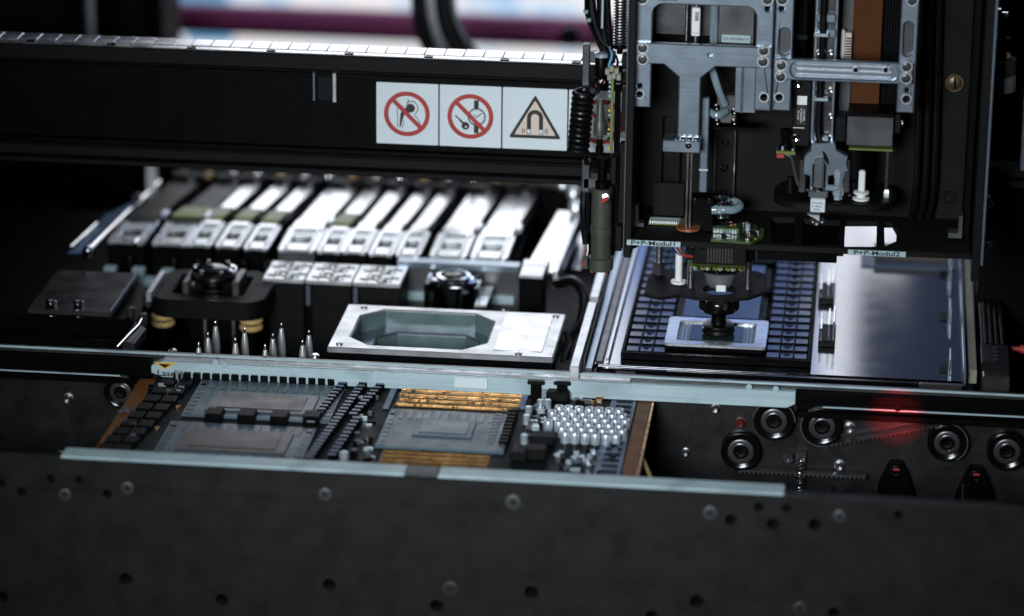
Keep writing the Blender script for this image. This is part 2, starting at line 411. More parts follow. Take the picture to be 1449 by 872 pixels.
# ---- warning stickers
YS = 2.6
sz0, sz1 = 121.5, 167.5
cells = [(-101, -55.6), (-54.6, -9.6), (-8.6, 38.4), (39.4, 86)]
def sticker(i, label):
    x0, x1 = cells[i]
    t_ = thing('warning_sticker', ((x0+x1)/2, YS, sz0), label, 'sticker', 'square warning stickers on the beam')
    MB().plate([rrect(x0, x1, sz0, sz1, .6, 2)], YS, YS+1.1, .1).build('backing', 'sign_white', t_)
    return t_, (x0+x1)/2, (sz0+sz1)/2
def prohibition(t_, cx, cz):
    MB().plate([circ(cx, cz, 16.8, 64), circ(cx, cz, 13.6, 64)], YS-.5, YS-.05).build('prohibition_ring', 'red', t_)
    d = Vector((1, -1)).normalized(); n = Vector((1, 1)).normalized()*1.55; c = Vector((cx, cz))
    MB().plate([[tuple(c-d*14+n), tuple(c+d*14+n), tuple(c+d*14-n), tuple(c-d*14-n)]], YS-.46, YS-.02).build('slash', 'red', t_)
t_, cx, cz = sticker(0, 'white sticker with red ring crossing out a hip implant, first of the row')
cx += -.3
mb = MB()
mb.plate([circ(cx+2.6, cz+4.4, 3.3, 20)], YS-.34, YS-.01)
mb.plate([[(cx+1.2, cz+2.2), (cx-1.2, cz+4.6), (cx-3.4, cz+3.2), (cx-4.6, cz+.5), (cx-5.1, cz-4), (cx-5.4, cz-10), (cx-4.5, cz-10.1), (cx-3.2, cz-4.5), (cx-1.8, cz-.5), (cx+.6, cz+1.0), (cx+2.2, cz+1.0)]], YS-.3, YS-.01)
mb.build('implant_pictogram', 'ink', t_)
mb = MB()
mb.plate([arcband(cx+2.9, cz+4.5, 5.2, .55, -60, 130)], YS-.25, YS-.01)
mb.plate([ribbon([(cx+.6, cz+11.5), (cx+1.2, cz+8.6), (cx-.8, cz+6.6)], .5)], YS-.25, YS-.01)
mb.plate([ribbon([(cx-2.6, cz+5.8), (cx-5.5, cz+5.4), (cx-7.2, cz+3.2), (cx-7.0, cz-.5), (cx-6.6, cz-5), (cx-6.9, cz-10.5)], .5)], YS-.25, YS-.01)
mb.plate([ribbon([(cx+5.6, cz-.5), (cx+9.2, cz-5.3), (cx+10, cz-9)], .5)], YS-.25, YS-.01)
mb.plate([ribbon([(cx-2.3, cz-5), (cx-3.4, cz-11.2)], .5)], YS-.25, YS-.01)
mb.build('bone_outline', 'ink', t_)
prohibition(t_, cx, cz)
t_, cx, cz = sticker(1, 'white sticker with red ring crossing out a watch and key')
mb = MB()
mb.plate([circ(cx+4.6, cz-.2, 6.6, 40), circ(cx+4.6, cz-.2, 5.7, 40)], YS-.3, YS-.01)
mb.plate([[(cx+2.6, cz+6.3), (cx+6, cz+6.3), (cx+6, cz+12.2), (cx+2.6, cz+12.2)]], YS-.3, YS-.01)
mb.plate([[(cx+2.6, cz-12.4), (cx+6, cz-12.4), (cx+6, cz-6.7), (cx+2.6, cz-6.7)]], YS-.3, YS-.01)
mb.plate([ribbon([(cx+2.6, cz+1.6), (cx+4.4, cz-.6), (cx+8, cz+2.6)], .7)], YS-.27, YS-.01)
for a in range(0, 360, 30):
    c_, s_ = math.cos(R(a)), math.sin(R(a)); mb.plate([ribbon([(cx+4.6+4.6*c_, cz-.2+4.6*s_), (cx+4.6+5.4*c_, cz-.2+5.4*s_)], .35)], YS-.2, YS-.01)
mb.build('watch_pictogram', 'ink', t_)
mb = MB()
mb.plate([circ(cx-3.6, cz-7.2, 2.9, 24), circ(cx-3.2, cz-8, .8, 10)], YS-.3, YS-.01)
mb.plate([[(cx-4.4, cz-4.9), (cx-10.6, cz+.6), (cx-11.3, cz-.1), (cx-10.6, cz-1.1), (cx-9.4, cz-1.3), (cx-9.5, cz-2.2), (cx-8.2, cz-2.4), (cx-8.2, cz-3.5), (cx-5.5, cz-5.9)]], YS-.3, YS-.01)
mb.build('key_pictogram', 'ink', t_)
prohibition(t_, cx, cz)
t_, cx, cz = sticker(2, 'white sticker with black triangle around a horseshoe magnet')
def tri(k):
    pts = [(cx+.2, cz+18.2*k-1.3*(1-k)), (cx-19.2*k+.2, cz-14.5*k-2.6*(1-k)), (cx+19.2*k+.2, cz-14.5*k-2.6*(1-k))]
    out = []
    for i in range(3):
        a, b, c = Vector(pts[i-1]), Vector(pts[i]), Vector(pts[(i+1) % 3])
        for q in (.06, .02):
            if q == .06: out.append(tuple(b.lerp(a, q)))
        out.append(tuple(b.lerp((a+c)/2, .02))); out.append(tuple(b.lerp(c, .06)))
    return out
MB().plate([tri(1.0)], YS-.3, YS-.01).build('triangle_border', 'ink', t_)
MB().plate([tri(.79)], YS-.42, YS-.02).build('triangle_field', 'sign_beige', t_)
mb = MB()
mb.plate([arcband(cx+.2, cz+1.0, 4.4, 3.0, 0, 180, 16)], YS-.6, YS-.1)
for sx in (-1, 1): mb.plate([[(cx+.2+sx*2.9, cz+1.2), (cx+.2+sx*5.9, cz+1.2), (cx+.2+sx*5.9, cz-7.8), (cx+.2+sx*2.9, cz-7.8)]], YS-.6, YS-.1)
mb.build('magnet_pictogram', 'ink', t_)
mb = MB()
for sx in (-1, 1):
    mb.plate([[(cx+.2+sx*3.3, cz-7.9), (cx+.2+sx*5.5, cz-7.9), (cx+.2+sx*5.5, cz-10.8), (cx+.2+sx*3.3, cz-10.8)]], YS-.7, YS-.1)
mb.build('magnet_tip', 'sign_white', t_)
mb = MB()
for sx in (-1, 1):
    for rr_ in (7.6, 9.0): mb.plate([arcband(cx+.2+sx*0, cz-9, rr_, .6, -12 if sx > 0 else 168, 14 if sx > 0 else 192, 6)], YS-.55, YS-.1)
    mb.plate([[(cx+.2+sx*3, cz-8), (cx+.2+sx*3.3, cz-8), (cx+.2+sx*3.3, cz-11), (cx+.2+sx*3, cz-11)]], YS-.72, YS-.1)
    mb.plate([[(cx+.2+sx*5.5, cz-8), (cx+.2+sx*5.9, cz-8), (cx+.2+sx*5.9, cz-11), (cx+.2+sx*5.5, cz-11)]], YS-.72, YS-.1)
mb.plate([[(cx-5.7, cz-10.8), (cx-2.8, cz-10.8), (cx-2.8, cz-11.3), (cx-5.7, cz-11.3)]], YS-.72, YS-.1)
mb.plate([[(cx+6.1, cz-10.8), (cx+3.2, cz-10.8), (cx+3.2, cz-11.3), (cx+6.1, cz-11.3)]], YS-.72, YS-.1)
mb.build('magnet_outline', 'ink', t_)
t_, cx, cz = sticker(3, 'warning sticker mostly hidden behind the coiled black cable, with a bit of red ring')
prohibition(t_, cx, cz)

# ================================================================== FEEDERS
def feeder_proto(wide, tapem, tab, label):
    wdt = 30.0 if wide else 20.5
    f = thing('tape_feeder', (0, 0, 0), label, 'feeder', 'tape feeders side by side under the beam')
    h = wdt/2
    MB().box(-h+1.0, h-1.0, 2, 235, -48, -24, .6).build('body', 'black', f, True)
    MB().box(-h+.8, h-.8, 1, 64, -23.5, -2.2, .5).build('front_block', 'alu_dark' if wide and tapem == 'tape' else 'black', f, True)
    win_ = rrect(-h*.5, h*.5, 18, 36, 1.2, 3)
    out = [(-h+.3, 3), (-h+2, 0), (-h+5, 0), (-h+5.5, 2.2), (h-5.5, 2.2), (h-5, 0), (h-2, 0), (h-.3, 3), (h-.3, 58), (h-3, 64), (-h+3, 64), (-h+.3, 58)]
    cv = MB().plate([out, win_], 0, -2, .35, 'xy').build('front_cover', 'alu_bright', f, True)
    MB().box(-h*.46, h*.46, 19, 35, -6, -4.5).build('pocket_window', 'black_gloss', cv, True)
    MB().box(-h*.3, h*.3, 25, 28, -4.4, -2.6, .3).build('sprocket', 'chrome', cv, True)
    mb = MB()
    for sx in (-1, 1): mb.box(sx*h*.62-1.0, sx*h*.62+1.0, 10, 56, .1, 1.1, .3)
    mb.box(-h*.55, h*.55, 44, 47, .1, 1.4, .4); mb.build('raised_rib', 'alu_bright', cv, True)
    for sx in (-1, 1): MB().cyl((sx*h*.6, 6, 0), (sx*h*.6, 6, .9), 1.3, 10, .2).build('screw', 'screw', cv, True)
    th = h*.80 if wide else h*.62
    n = 12; prof = []
    for k in range(n+1):
        y = 52+182*k/n; s = (y-52)/182
        prof.append((y, 1.5+1.5*math.sin(PI*min(1, s*5))*(s < .2)-.112*(y-52)-2.0*s*s))
    vs = []; fs = []
    for y, z in prof: vs += [(-th, y, z), (th, y, z), (th, y, z-.5), (-th, y, z-.5)]
    for k in range(n):
        for j in range(4): fs.append((k*4+j, k*4+(j+1) % 4, (k+1)*4+(j+1) % 4, (k+1)*4+j))
    fs += [(3, 2, 1, 0), (n*4, n*4+1, n*4+2, n*4+3)]
    MB().add(vs, fs).build('component_tape', tapem, f, True)
    mb = MB()
    for sx in (-1, 1):
        mb.add([(sx*(th+1.4)-.5, 66, -2), (sx*(th+1.4)+.5, 66, -2), (sx*(th+1.4)+.5, 235, -28), (sx*(th+1.4)-.5, 235, -28), (sx*(th+1.4)-.5, 66, -9), (sx*(th+1.4)+.5, 66, -9), (sx*(th+1.4)+.5, 235, -40), (sx*(th+1.4)-.5, 235, -40)],
               [(0,1,2,3),(7,6,5,4),(0,4,5,1),(1,5,6,2),(2,6,7,3),(3,7,4,0)])
    mb.build('guide_rail', 'black', f, True)
    if tab:
        z = 2.9; MB().add([(-th-.6, 66, z), (th+.6, 66, z), (th+.6, 112, z-6.6), (-th-.6, 112, z-6.6), (-th-.6, 66, z-1.2), (th+.6, 66, z-1.2), (th+.6, 112, z-8.2), (-th-.6, 112, z-8.2)],
                                  [(0,1,2,3),(7,6,5,4),(0,4,5,1),(1,5,6,2),(2,6,7,3),(3,7,4,0)]).build('green_tab', 'lime_green_mark', f, True)
    MB().box(th+.5, th+6.5, 66, 82, -1, 3, 1.2).build('peel_block', 'alu_bright', f, True) if wide else None
    kb_ = MB().lathe((h*.2, 238, -22), (0, -1, .4), [(2.2, -3), (2.6, 0), (4.2, 1), (4.6, 4), (3, 6.5), (0, 7)], 12).build('rear_knob', 'dark_steel', f, True)
    MB().box(-h+1.5, h-1.5, 236, 250, -50, -16, 1).build('rear_hook', 'soft_black', f, True)
    return f
ZF = 5
spec = [ # px of the cover centre (y 345), wide, tape, tab, label
 (176, 1, 'black', 0, 'wide feeder with dark tape, leftmost in the row next to the chrome rail'),
 (240, 1, 'black', 1, 'wide feeder with dark tape and broad olive green tab'),
 (283, 0, 'tape', 1, 'narrow feeder with dull blue tape and green tab, beside the wide dark ones'),
 (324, 0, 'tape', 1, 'narrow feeder with green tab, second of the three green tabbed narrow ones'),
 (365, 0, 'tape', 1, 'narrow feeder with green tab just left of the wide feeder'),
 (424, 1, 'tape', 0, 'wide bright feeder between narrow ones, its square window facing the black blocks'),
 (471, 0, 'tape', 1, 'narrow feeder with green tab just right of the wide bright feeder'),
 (507, 0, 'tape', 0, 'narrow bright feeder without tab behind the rightmost black block'),
 (545, 0, 'tape', 2, 'narrow bright feeder with small green mark on its tape'),
 (584, 0, 'tape', 0, 'narrow bright feeder just left of the two wide end feeders'),
 (641, 1, 'tape', 0, 'wide bright feeder behind the right chrome lens, second from the right end'),
 (699, 1, 'tape', 0, 'wide bright feeder at the right end of the feeder row'),
]
protos = {}
for (px, wide, tp, tab, lab) in spec:
    key = (wide, tp, tab)
    q = at(px, 345, z=ZF)
    if key not in protos:
        f = feeder_proto(wide, tp, tab == 1, lab)
        if tab == 2: MB().box(-3, 3, 120, 128, -11.8, -9.5).build('green_mark', 'lime_green_mark', f, True)
        protos[key] = f; index_kids()
    else:
        f = copy_tree(protos[key]); f['label'] = lab
    f.location = Vector((q.x, 98+random.uniform(-1, 1), ZF+random.uniform(-.5, .5)))*MM
    f.rotation_euler = (0, R(random.uniform(-.6, .6)), R(random.uniform(-.5, .5)))
# feeder table edge
ft = thing('feeder_table', (-170, 100, -60), 'pale blue grey ledge along the front ends of the feeders', 'ledge')
x0 = at(100, 370, z=-12).x; x1 = at(735, 385, z=-12).x
MB().box(x0, x1, 84, 340, -60, -46, .8).build('table_slab', 'black', ft)
MB().box(x0, x1, 84, 95, -27, -20, .8).build('front_ledge', 'pale_blue', ft)
MB().box(x0, x1, 86, 94, -46, -27, .4).build('ledge_web', 'alu_dark', ft)
for px in (155, 195, 236, 277, 317, 357, 395):
    q = at(px, 367, y=84); MB().box(q.x-4.8, q.x+4.8, 82, 90, -19.5, -11, .6).build('stop_block', 'pale_blue', ft)
for px in (183, 245, 280, 312, 345, 375, 430):
    q = at(px, 360, y=92); MB().lathe((q.x, 95, -19), (0, 0, 1), [(5, 0), (5, 12), (4, 15), (0, 15.5)], 14).build('stop_knob', 'black', ft)
# chrome side rail and sheets left of the feeders
cr_ = thing('chrome_side_rail', (-330, 170, -30), 'long chrome rail slanting back at the left end of the feeder row', 'rail')
a, b = at(124, 355, z=8), at(198, 284, z=-6)
MB().tube([a, b, b+(b-a)*.4], 2.2, 10).build('rail_rod', 'chrome', cr_)
MB().lathe(a, (0, -1, -.4), [(3, -3), (4, 0), (4, 5), (2, 8)], 12).build('rail_end', 'chrome', cr_)
q = at(193, 279, z=0); MB().lathe(q, (0, -1, .3), [(2, -2), (4.2, 0), (4.2, 4), (2, 7)], 12).build('rail_knob', 'chrome', cr_)
a, b = at(190, 345, z=6), at(240, 292, z=-4); MB().tube([a, b], 1.5, 8).build('inner_rod', 'chrome', cr_)
sh = thing('blue_side_sheet', (-360, 130, -20), 'glossy blue metal sheet left of the chrome rail', 'sheet')
q0, q1, q2, q3 = at(97, 358, z=0), at(124, 358, z=0), at(190, 292, z=-3), at(150, 310, z=-3)
MB().plate([[(q0.x, q0.y), (q1.x, q1.y), (q2.x, q2.y), (q3.x, q3.y)]], 1, -.5, .2, 'xy').build('sheet_plate', 'blue_sheet', sh)
a, b = at(100, 350, z=4), at(137, 316, z=2); MB().tube([a, b], 1.1, 8).build('sheet_edge', 'chrome', sh)
br = thing('white_angle_bracket', (-340, 330, -60), 'pale bracket standing at the far left end of the feeders', 'bracket')
x0, x1, z0, z1 = vr(208, 228, 222, 278, 330)
MB().box(x0, x1, 328, 334, z0-20, z1, .5).build('upright', 'hall_white', br); MB().box(x0, x1+12, 328, 334, z1+.3, z1+5, .5).build('top_arm', 'hall_white', br)
# rear rail carrying connectors behind the feeders
rr_ = thing('feeder_back_rail', (-150, 352, -60), 'dark rail with a row of small connectors behind the feeders', 'rail')
MB().box(-330, 60, 350, 356, -62, -14, 1).build('rail_bar', 'black', rr_)
for i, px in enumerate(range(262, 760, 34)):
    q = at(px, 243+.012*px, y=348); MB().lathe((q.x, 349, q.z), (0, -1, 0), [(3, 0), (3.4, 1), (3.4, 5), (2.2, 6), (1.6, 9), (0, 9.5)], 10).build('connector', ('chrome', 'cream', 'screw')[i % 3], rr_)
for px0, px1 in ((345, 372), (500, 525), (690, 745), (740, 790)):
    q0, q1 = at(px0, 240, y=366), at(px1, 240, y=366); MB().box(q0.x, q1.x, 362, 368, q0.z-20, q0.z+6, .5).build('backing_plate', 'beige', rr_)

# ================================================================== UNITS IN FRONT OF THE FEEDERS
# three black tool blocks with flower tops
bt = None
bx = [at(px, 400, y=42).x for px in (371, 431, 498, 567)]
labs = ['black cube block with star shaped bright top, left of the three', 'black cube block with star shaped bright top, between the two others', 'black cube block with star shaped bright top, nearest the right chrome lens']
for i in range(3):
    x0, x1 = bx[i]+.4, bx[i+1]-.4; y0, y1 = 42, 84; z1 = 0
    t_ = thing('tool_block', ((x0+x1)/2, (y0+y1)/2, -62), labs[i], 'block', 'black blocks with star shaped tops')
    MB().box(x0+4.5, x1, y0, y1, -62, z1-3, .7).build('housing', 'soft_black', t_)
    MB().box(x0, x0+4.2, y0+3, y1-3, -62, z1-3.5, .5).build('side_web', 'black', t_)
    MB().box(x0+.6, x0+4.0, y0-1, y0+2.8, -20, -4, .4).build('latch', 'alu', t_)
    cxs = [(x0+x1)/2]; hole = []
    stars = []
    for cy in (y0+11, y0+31):
        for cx in (x0+(x1-x0)*.52,):
            st = []
            for k in range(24):
                a_ = 2*PI*k/24; rr2 = 6.4 if k % 6 in (2, 3, 4) else 13
                st.append((cx+rr2*1.15*math.cos(a_+.3), cy+rr2*.8*math.sin(a_+.3)))
            hole.append(st); stars.append((cx, cy))
    MB().plate([rrect(x0, x1, y0-.5, y1+.5, .8, 2)]+hole, z1, z1-2.6, .4, 'xy').build('top_plate', 'block_top', t_)
    for cx, cy in stars:
        MB().lathe((cx, cy, z1-2.5), (0, 0, 1), [(5.2, 0), (5.2, 2.4), (4, 3.2), (2, 3.0), (0, 2.9)], 14).build('star_hub', 'block_top', t_)
        MB().lathe((cx, cy, z1+.8), (0, 0, 1), [(1.9, 0), (1.9, .5), (0, .6)], 10).build('hub_mark', 'lime_green_mark', t_)
        for k in range(4):
            a_ = PI/4+k*PI/2; MB().lathe((cx+13.0*math.cos(a_), cy+7.5*math.sin(a_), z1), (0, 0, 1), [(1.2, -.2), (1.2, .5), (.6, .8), (0, .7)], 8).build('pin', 'chrome', t_)
# left lens unit in rounded black plate
zl = -2
q = [at(px, py, z=zl) for px, py in ((206, 420), (372, 424), (236, 378), (368, 394))]
lx0, lx1, ly0, ly1 = -271, -185, -12, 62
lu = thing('lens_unit', (-228, 25, -62), 'rounded black plate with a chrome lens in its square opening, left side', 'lens', 'lens units')
ox0, ox1, oy0, oy1 = hr(236, 384, 345, 412, zl)
MB().plate([rrect(lx0, lx1, ly0, ly1, 16, 6), rrect(-257, -203, 4, 50, 4, 3)], zl, zl-14, 1.0, 'xy').build('mount_plate', 'soft_black', lu)
MB().box(-245, -205, 9, 46, -40, -16, 1).build('lens_base', 'black', lu)
lc = at(296, 385, z=6)
MB().lathe((-229, 30, -16), (0, 0, 1), [(17, 0), (17, 12), (15, 13), (15, 19), (17, 20), (17, 26), (13, 27.5), (13, 25), (0, 25)], 28).build('lens_barrel', 'chrome', lu)
MB().lathe((-229, 30, 3), (0, 0, 1), [(18.2, 0), (18.2, 2.4), (16.8, 2.6)], 28).build('lens_ring', 'black_gloss', lu)
MB().lathe((-229, 30, 9.2), (0, 0, 1), [(12, 0), (10, 1.6), (6, 2.6), (0, 3)], 24).build('front_glass', 'die_green', lu)
for k in range(6):
    a_ = k*PI/3; MB().lathe((-229+14.8*math.cos(a_), 30+14.8*math.sin(a_), 11), (0, 0, 1), [(1.7, -1), (1.7, 1), (.8, 1.3), (0, 1)], 8).build('screw', 'screw', lu)
MB().box(-250, -245.4, 12, 44, -16, 4, .6).build('side_cheek', 'alu_dark', lu); MB().box(-212, -207, 12, 44, -16, 6, .6).build('side_cheek', 'alu_dark', lu)
for cx in (-263, -196):
    for dz in (-19.5, -25): 
        pts = [(cx+6.8*math.cos(a_), 2+6.8*math.sin(a_), dz) for a_ in [2*PI*k/20 for k in range(21)]]
        MB().tube(pts, 2.2, 8).build('rubber_ring', 'cream', lu)
    MB().cyl((cx, 2, -60), (cx, 2, -16), 5, 14).build('support_post', 'black', lu)
for px, py in ((330, 440), (290, 447), (345, 430)):
    p = at(px, py, y=5); MB().cyl((p.x, 5, -60), (p.x, 5, p.z), 2, 10, .4).build('stud', 'screw', lu)
# right lens
rl = thing('lens_unit', (-48, 66, -62), 'upright chrome lens barrel with dark ring beside the black blocks', 'lens', 'lens units')
c = at(641, 403, y=62); cx = c.x
MB().lathe((cx, 66, -34), (0, 0, 1), [(18, 0), (18, 8), (15.5, 10), (15.5, 24), (18.5, 26), (18.5, 31), (16, 32.5)], 30).build('lens_barrel', 'chrome', rl)
MB().lathe((cx, 66, -10), (0, 0, 1), [(16.2, 0), (16.2, 8)], 30).build('dark_band', 'black_gloss', rl)
MB().lathe((cx, 66, -1.6), (0, 0, 1), [(13, 0), (13, 3.0), (10, 3.6), (9, 1.5), (0, 1)], 26).build('lens_cell', 'chrome', rl)
MB().lathe((cx, 66, .2), (0, 0, 1), [(9.4, 0), (8, 1.6), (5, 2.4), (0, 2.8)], 24).build('front_glass', 'die_green', rl)
MB().box(cx-21, cx-17, 52, 84, -62, -2, .6).build('side_cheek', 'black_gloss', rl); MB().box(cx+17, cx+21, 52, 84, -62, -4, .6).build('side_cheek', 'black_gloss', rl)
MB().box(cx-20, cx+20, 50, 86, -62, -36, .6).build('lens_base', 'black', rl)
for k in range(5):
    a_ = k*2*PI/5+.2; MB().lathe((cx+16.6*math.cos(a_), 66+16.6*math.sin(a_), -1), (0, 0, 1), [(1.5, -1), (1.5, 1), (.8, 1.3), (0, 1)], 8).build('screw', 'chrome', rl)
# grey panel behind, end block, small parts on the right of it
gp = thing('grey_side_panel', (-45, 92, -62), 'grey upright panel behind the right chrome lens with white capped end block', 'panel')
x0, x1, z0, z1 = vr(566, 381, 735, 440, 88)
MB().box(x0, x1, 88, 96, -62, z1, .6).build('panel_sheet', 'alu_dark', gp)
MB().box(x0-2, x1, 84, 97, z1+.2, z1+5, .6).build('panel_ledge', 'alu', gp)
x0, x1, z0, z1 = vr(735, 392, 768, 440, 66)
MB().box(x0, x1, 62, 96, -62, z1, .8).build('end_block', 'black', gp)
MB().box(x0, x1+.5, 61, 86, z1+.2, z1+2.5, .5).build('end_cap', 'block_top', gp)
x0, x1, z0, z1 = vr(738, 375, 776, 388, 90)
MB().box(x0, x1, 88, 104, z0, z1, 1).build('cap_knob', 'block_top', gp)
p = at(688, 425, z=-20); 
MB().plate([[(at(x, y, z=-12).x, at(x, y, z=-12).y) for x, y in ((671, 432), (688, 432), (699, 405), (682, 405))][k] for k in range(4)] and [[(at(x, y, z=-12).x, at(x, y, z=-12).y) for x, y in ((671, 432), (688, 432), (699, 405), (682, 405))]], -12, -14, .3, 'xy').build('bright_tab', 'alu_bright', gp)
pp = thing('locking_pin', (at(713, 425, y=20).x, 20, -62), 'small round chrome locking pin right of the bright tab', 'pin')
p = at(713, 432, y=20); MB().lathe((p.x, 20, -62), (0, 0, 1), [(6, 0), (6, 45), (5, 47)], 16).build('sleeve', 'screw', pp)
MB().lathe((p.x, 20, -15), (0, 0, 1), [(4.6, 0), (4.6, 4), (3.6, 6), (2.2, 5), (0, 4.6)], 16).build('head', 'chrome', pp)
# long silver chute to the right of the feeders
ch = thing('silver_chute', (at(770, 340, z=-5).x, 180, -30), 'bright silver chute plate right of the last feeder', 'chute')
pts = [(740, 384), (783, 386), (818, 300), (790, 298)]
MB().plate([[(at(x, y, z=-4).x, at(x, y, z=-4).y) for x, y in pts]], -4, -6.5, .4, 'xy').build('chute_plate', 'tape', ch)
pts = [(783, 386), (789, 386), (823, 300), (818, 300)]
MB().plate([[(at(x, y, z=-2).x, at(x, y, z=-2).y) for x, y in pts]], -1.5, -14, .4, 'xy').build('chute_lip', 'alu_bright', ch)
for px, py in ((797, 262), (812, 275), (815, 295), (804, 248)):
    p = at(px, py, z=0); MB().lathe(p, (0, -.6, 1), [(4, -3), (6, 0), (6, 4), (3, 7)], 12).build('guide_roller', 'block_top', ch)
pts = [(800, 380), (822, 382), (828, 330), (822, 328)]
MB().plate([[(at(x, y, z=-22).x, at(x, y, z=-22).y) for x, y in pts]], -22, -25, .4, 'xy').build('lower_plate', 'steel_plate', ch)
hs = thing('black_hose', (at(810, 440, y=40).x, 40, -60), 'black hose drooping in the dark gap left of the tray table', 'hose')
P_ = [at(x, y, y=yy) for x, y, yy in ((788, 402, 90), (812, 398, 70), (826, 420, 50), (822, 455, 30), (806, 480, 10), (800, 505, -10))]
MB().tube(smooth_path(P_), 3.8, 12).build('outer_hose', 'rubber', hs)
P_ = [at(x, y, y=yy) for x, y, yy in ((800, 470, 0), (806, 485, -5), (800, 500, -10), (796, 512, -14))]
MB().tube(smooth_path(P_), 2.2, 8).build('thin_line', 'alu_dark', hs)

# ---- nest: pale frame with octagonal pocket
nx0, nx1, ny0, ny1 = -121, 41, -103, -8
ne = thing('carrier_nest', (-41, -55, -62), 'pale metal frame with teal octagonal pocket and white label', 'frame')
def octo(x0, x1, y0, y1, c): return [(x0+c, y0), (x1-c, y0), (x1, y0+c), (x1, y1-c), (x1-c, y1), (x0+c, y1), (x0, y1-c), (x0, y0+c)]
ox = (-108, -9, -95, -16)
MB().plate([rrect(nx0, nx1, ny0, ny1, 1.5, 3), octo(*ox, 16)], 0, -4, .8, 'xy').build('top_frame', 'alu_nest', ne)
MB().plate([rrect(nx0+2, nx1-2, ny0+2, ny1-2, 2, 3), octo(ox[0]-1.2, ox[1]+1.2, ox[2]-1.2, ox[3]+1.2, 16)], -4.2, -24, .4, 'xy').build('frame_body', 'black_gloss', ne)
MB().plate([octo(ox[0]-1, ox[1]+1, ox[2]-1, ox[3]+1, 16), octo(ox[0]+.4, ox[1]-.4, ox[2]+.4, ox[3]-.4, 16)], -1.2, -14, 0, 'xy').build('pocket_wall', 'teal', ne)
MB().plate([octo(ox[0]-1, ox[1]+1, ox[2]-1, ox[3]+1, 16), octo(ox[0]+13, ox[1]-9, ox[2]+8, ox[3]-9, 13)], -13.6, -16, .4, 'xy').build('pocket_step', 'alu', ne)
MB().plate([octo(ox[0]+10, ox[1]-6, ox[2]+5, ox[3]-6, 13), octo(ox[0]+13.4, ox[1]-9.4, ox[2]+8.4, ox[3]-9.4, 13)], -15.8, -44, 0, 'xy').build('pocket_liner', 'teal', ne)
MB().box(ox[0]+8, ox[1]-4, ox[2]+4, ox[3]-4, -46, -44.2).build('pocket_floor', 'black_gloss', ne)
lx = (-2.5, 32)
MB().plate([rrect(lx[0], lx[1], -93, -19, .8, 2)], .5, .05, .1, 'xy').build('paper_label', 'label_gloss', ne)
for x, y in ((-113, -96), (-108, -14), (34, -14), (16, -99)):
    top_screw(ne, x, y, .1, 2.4, 1.2)
MB().box(nx0+8, nx1-8, ny0+8, ny1-8, -62, -46.5, .5).build('pedestal', 'black', ne)

# ---- bullet pins in front of the left units
pins = [(281, 484), (294, 470), (305, 454), (333, 478), (346, 463), (375, 487), (386, 472), (398, 457), (428, 481), (437, 467)]
plabs = ['front', 'middle', 'back']
pin0 = None
pl_txt = ['nearest pin of the leftmost row of three', 'middle pin of the leftmost row of three', 'farthest pin of the leftmost row of three',
          'nearer pin of the pair right of the leftmost row', 'farther pin of the pair right of the leftmost row',
          'nearest pin of the second row of three', 'middle pin of the second row of three', 'farthest pin of the second row of three',
          'nearer pin of the pair beside the pale frame', 'farther pin of the pair beside the pale frame']
for i, (px, py) in enumerate(pins):
    q = at(px, py, z=6)
    if pin0 is None:
        pin0 = thing('bullet_pin', (0, 0, -62), 'x', 'pin', 'bullet shaped chrome pins')
        MB().lathe((0, 0, 0), (0, 0, 1), [(3, 0), (3, 37), (2.5, 37.6), (2.5, 38.4)], 14).build('pin_shank', 'pin_metal', pin0, True)
        MB().lathe((0, 0, 38.4), (0, 0, 1), [(2.6, 0), (3.05, .6), (3.05, 9), (2.85, 14), (2.4, 19), (1.7, 23), (1.3, 24.5)], 16).build('bullet_tip', 'pin_metal', pin0, True)
        MB().lathe((0, 0, 62.9), (0, 0, 1), [(.75, 0), (.75, 2.6), (.95, 2.7), (.95, 3.6), (.6, 4.2), (0, 4.4)], 12).build('tip_nib', 'chrome', pin0, True)
        index_kids(); o = pin0
    else: o = copy_tree(pin0)
    o.location = Vector((q.x, q.y, -61.5))*MM; o['label'] = 'bullet shaped chrome pin, '+pl_txt[i]
    o.rotation_euler = (0, 0, random.random()*6)
for (px, py), lb in (((244, 494), 'short flat topped steel stud left of the bullet pins'), ((446, 501), 'short flat topped steel stud between the pins and pale frame')):
    q = at(px, py, z=-8); t_ = thing('stud', (q.x, q.y, -62), lb, 'stud', 'short flat steel studs')
    MB().lathe((q.x, q.y, -61.5), (0, 0, 1), [(2.4, 0), (2.4, 48), (3.4, 48.2), (3.4, 52), (3.0, 52.6)], 14).build('shank', 'screw', t_)
    MB().lathe((q.x, q.y, -8.9), (0, 0, 1), [(2.4, 0), (2.2, .8), (0, .9)], 12).build('flat_cap', 'chrome', t_)

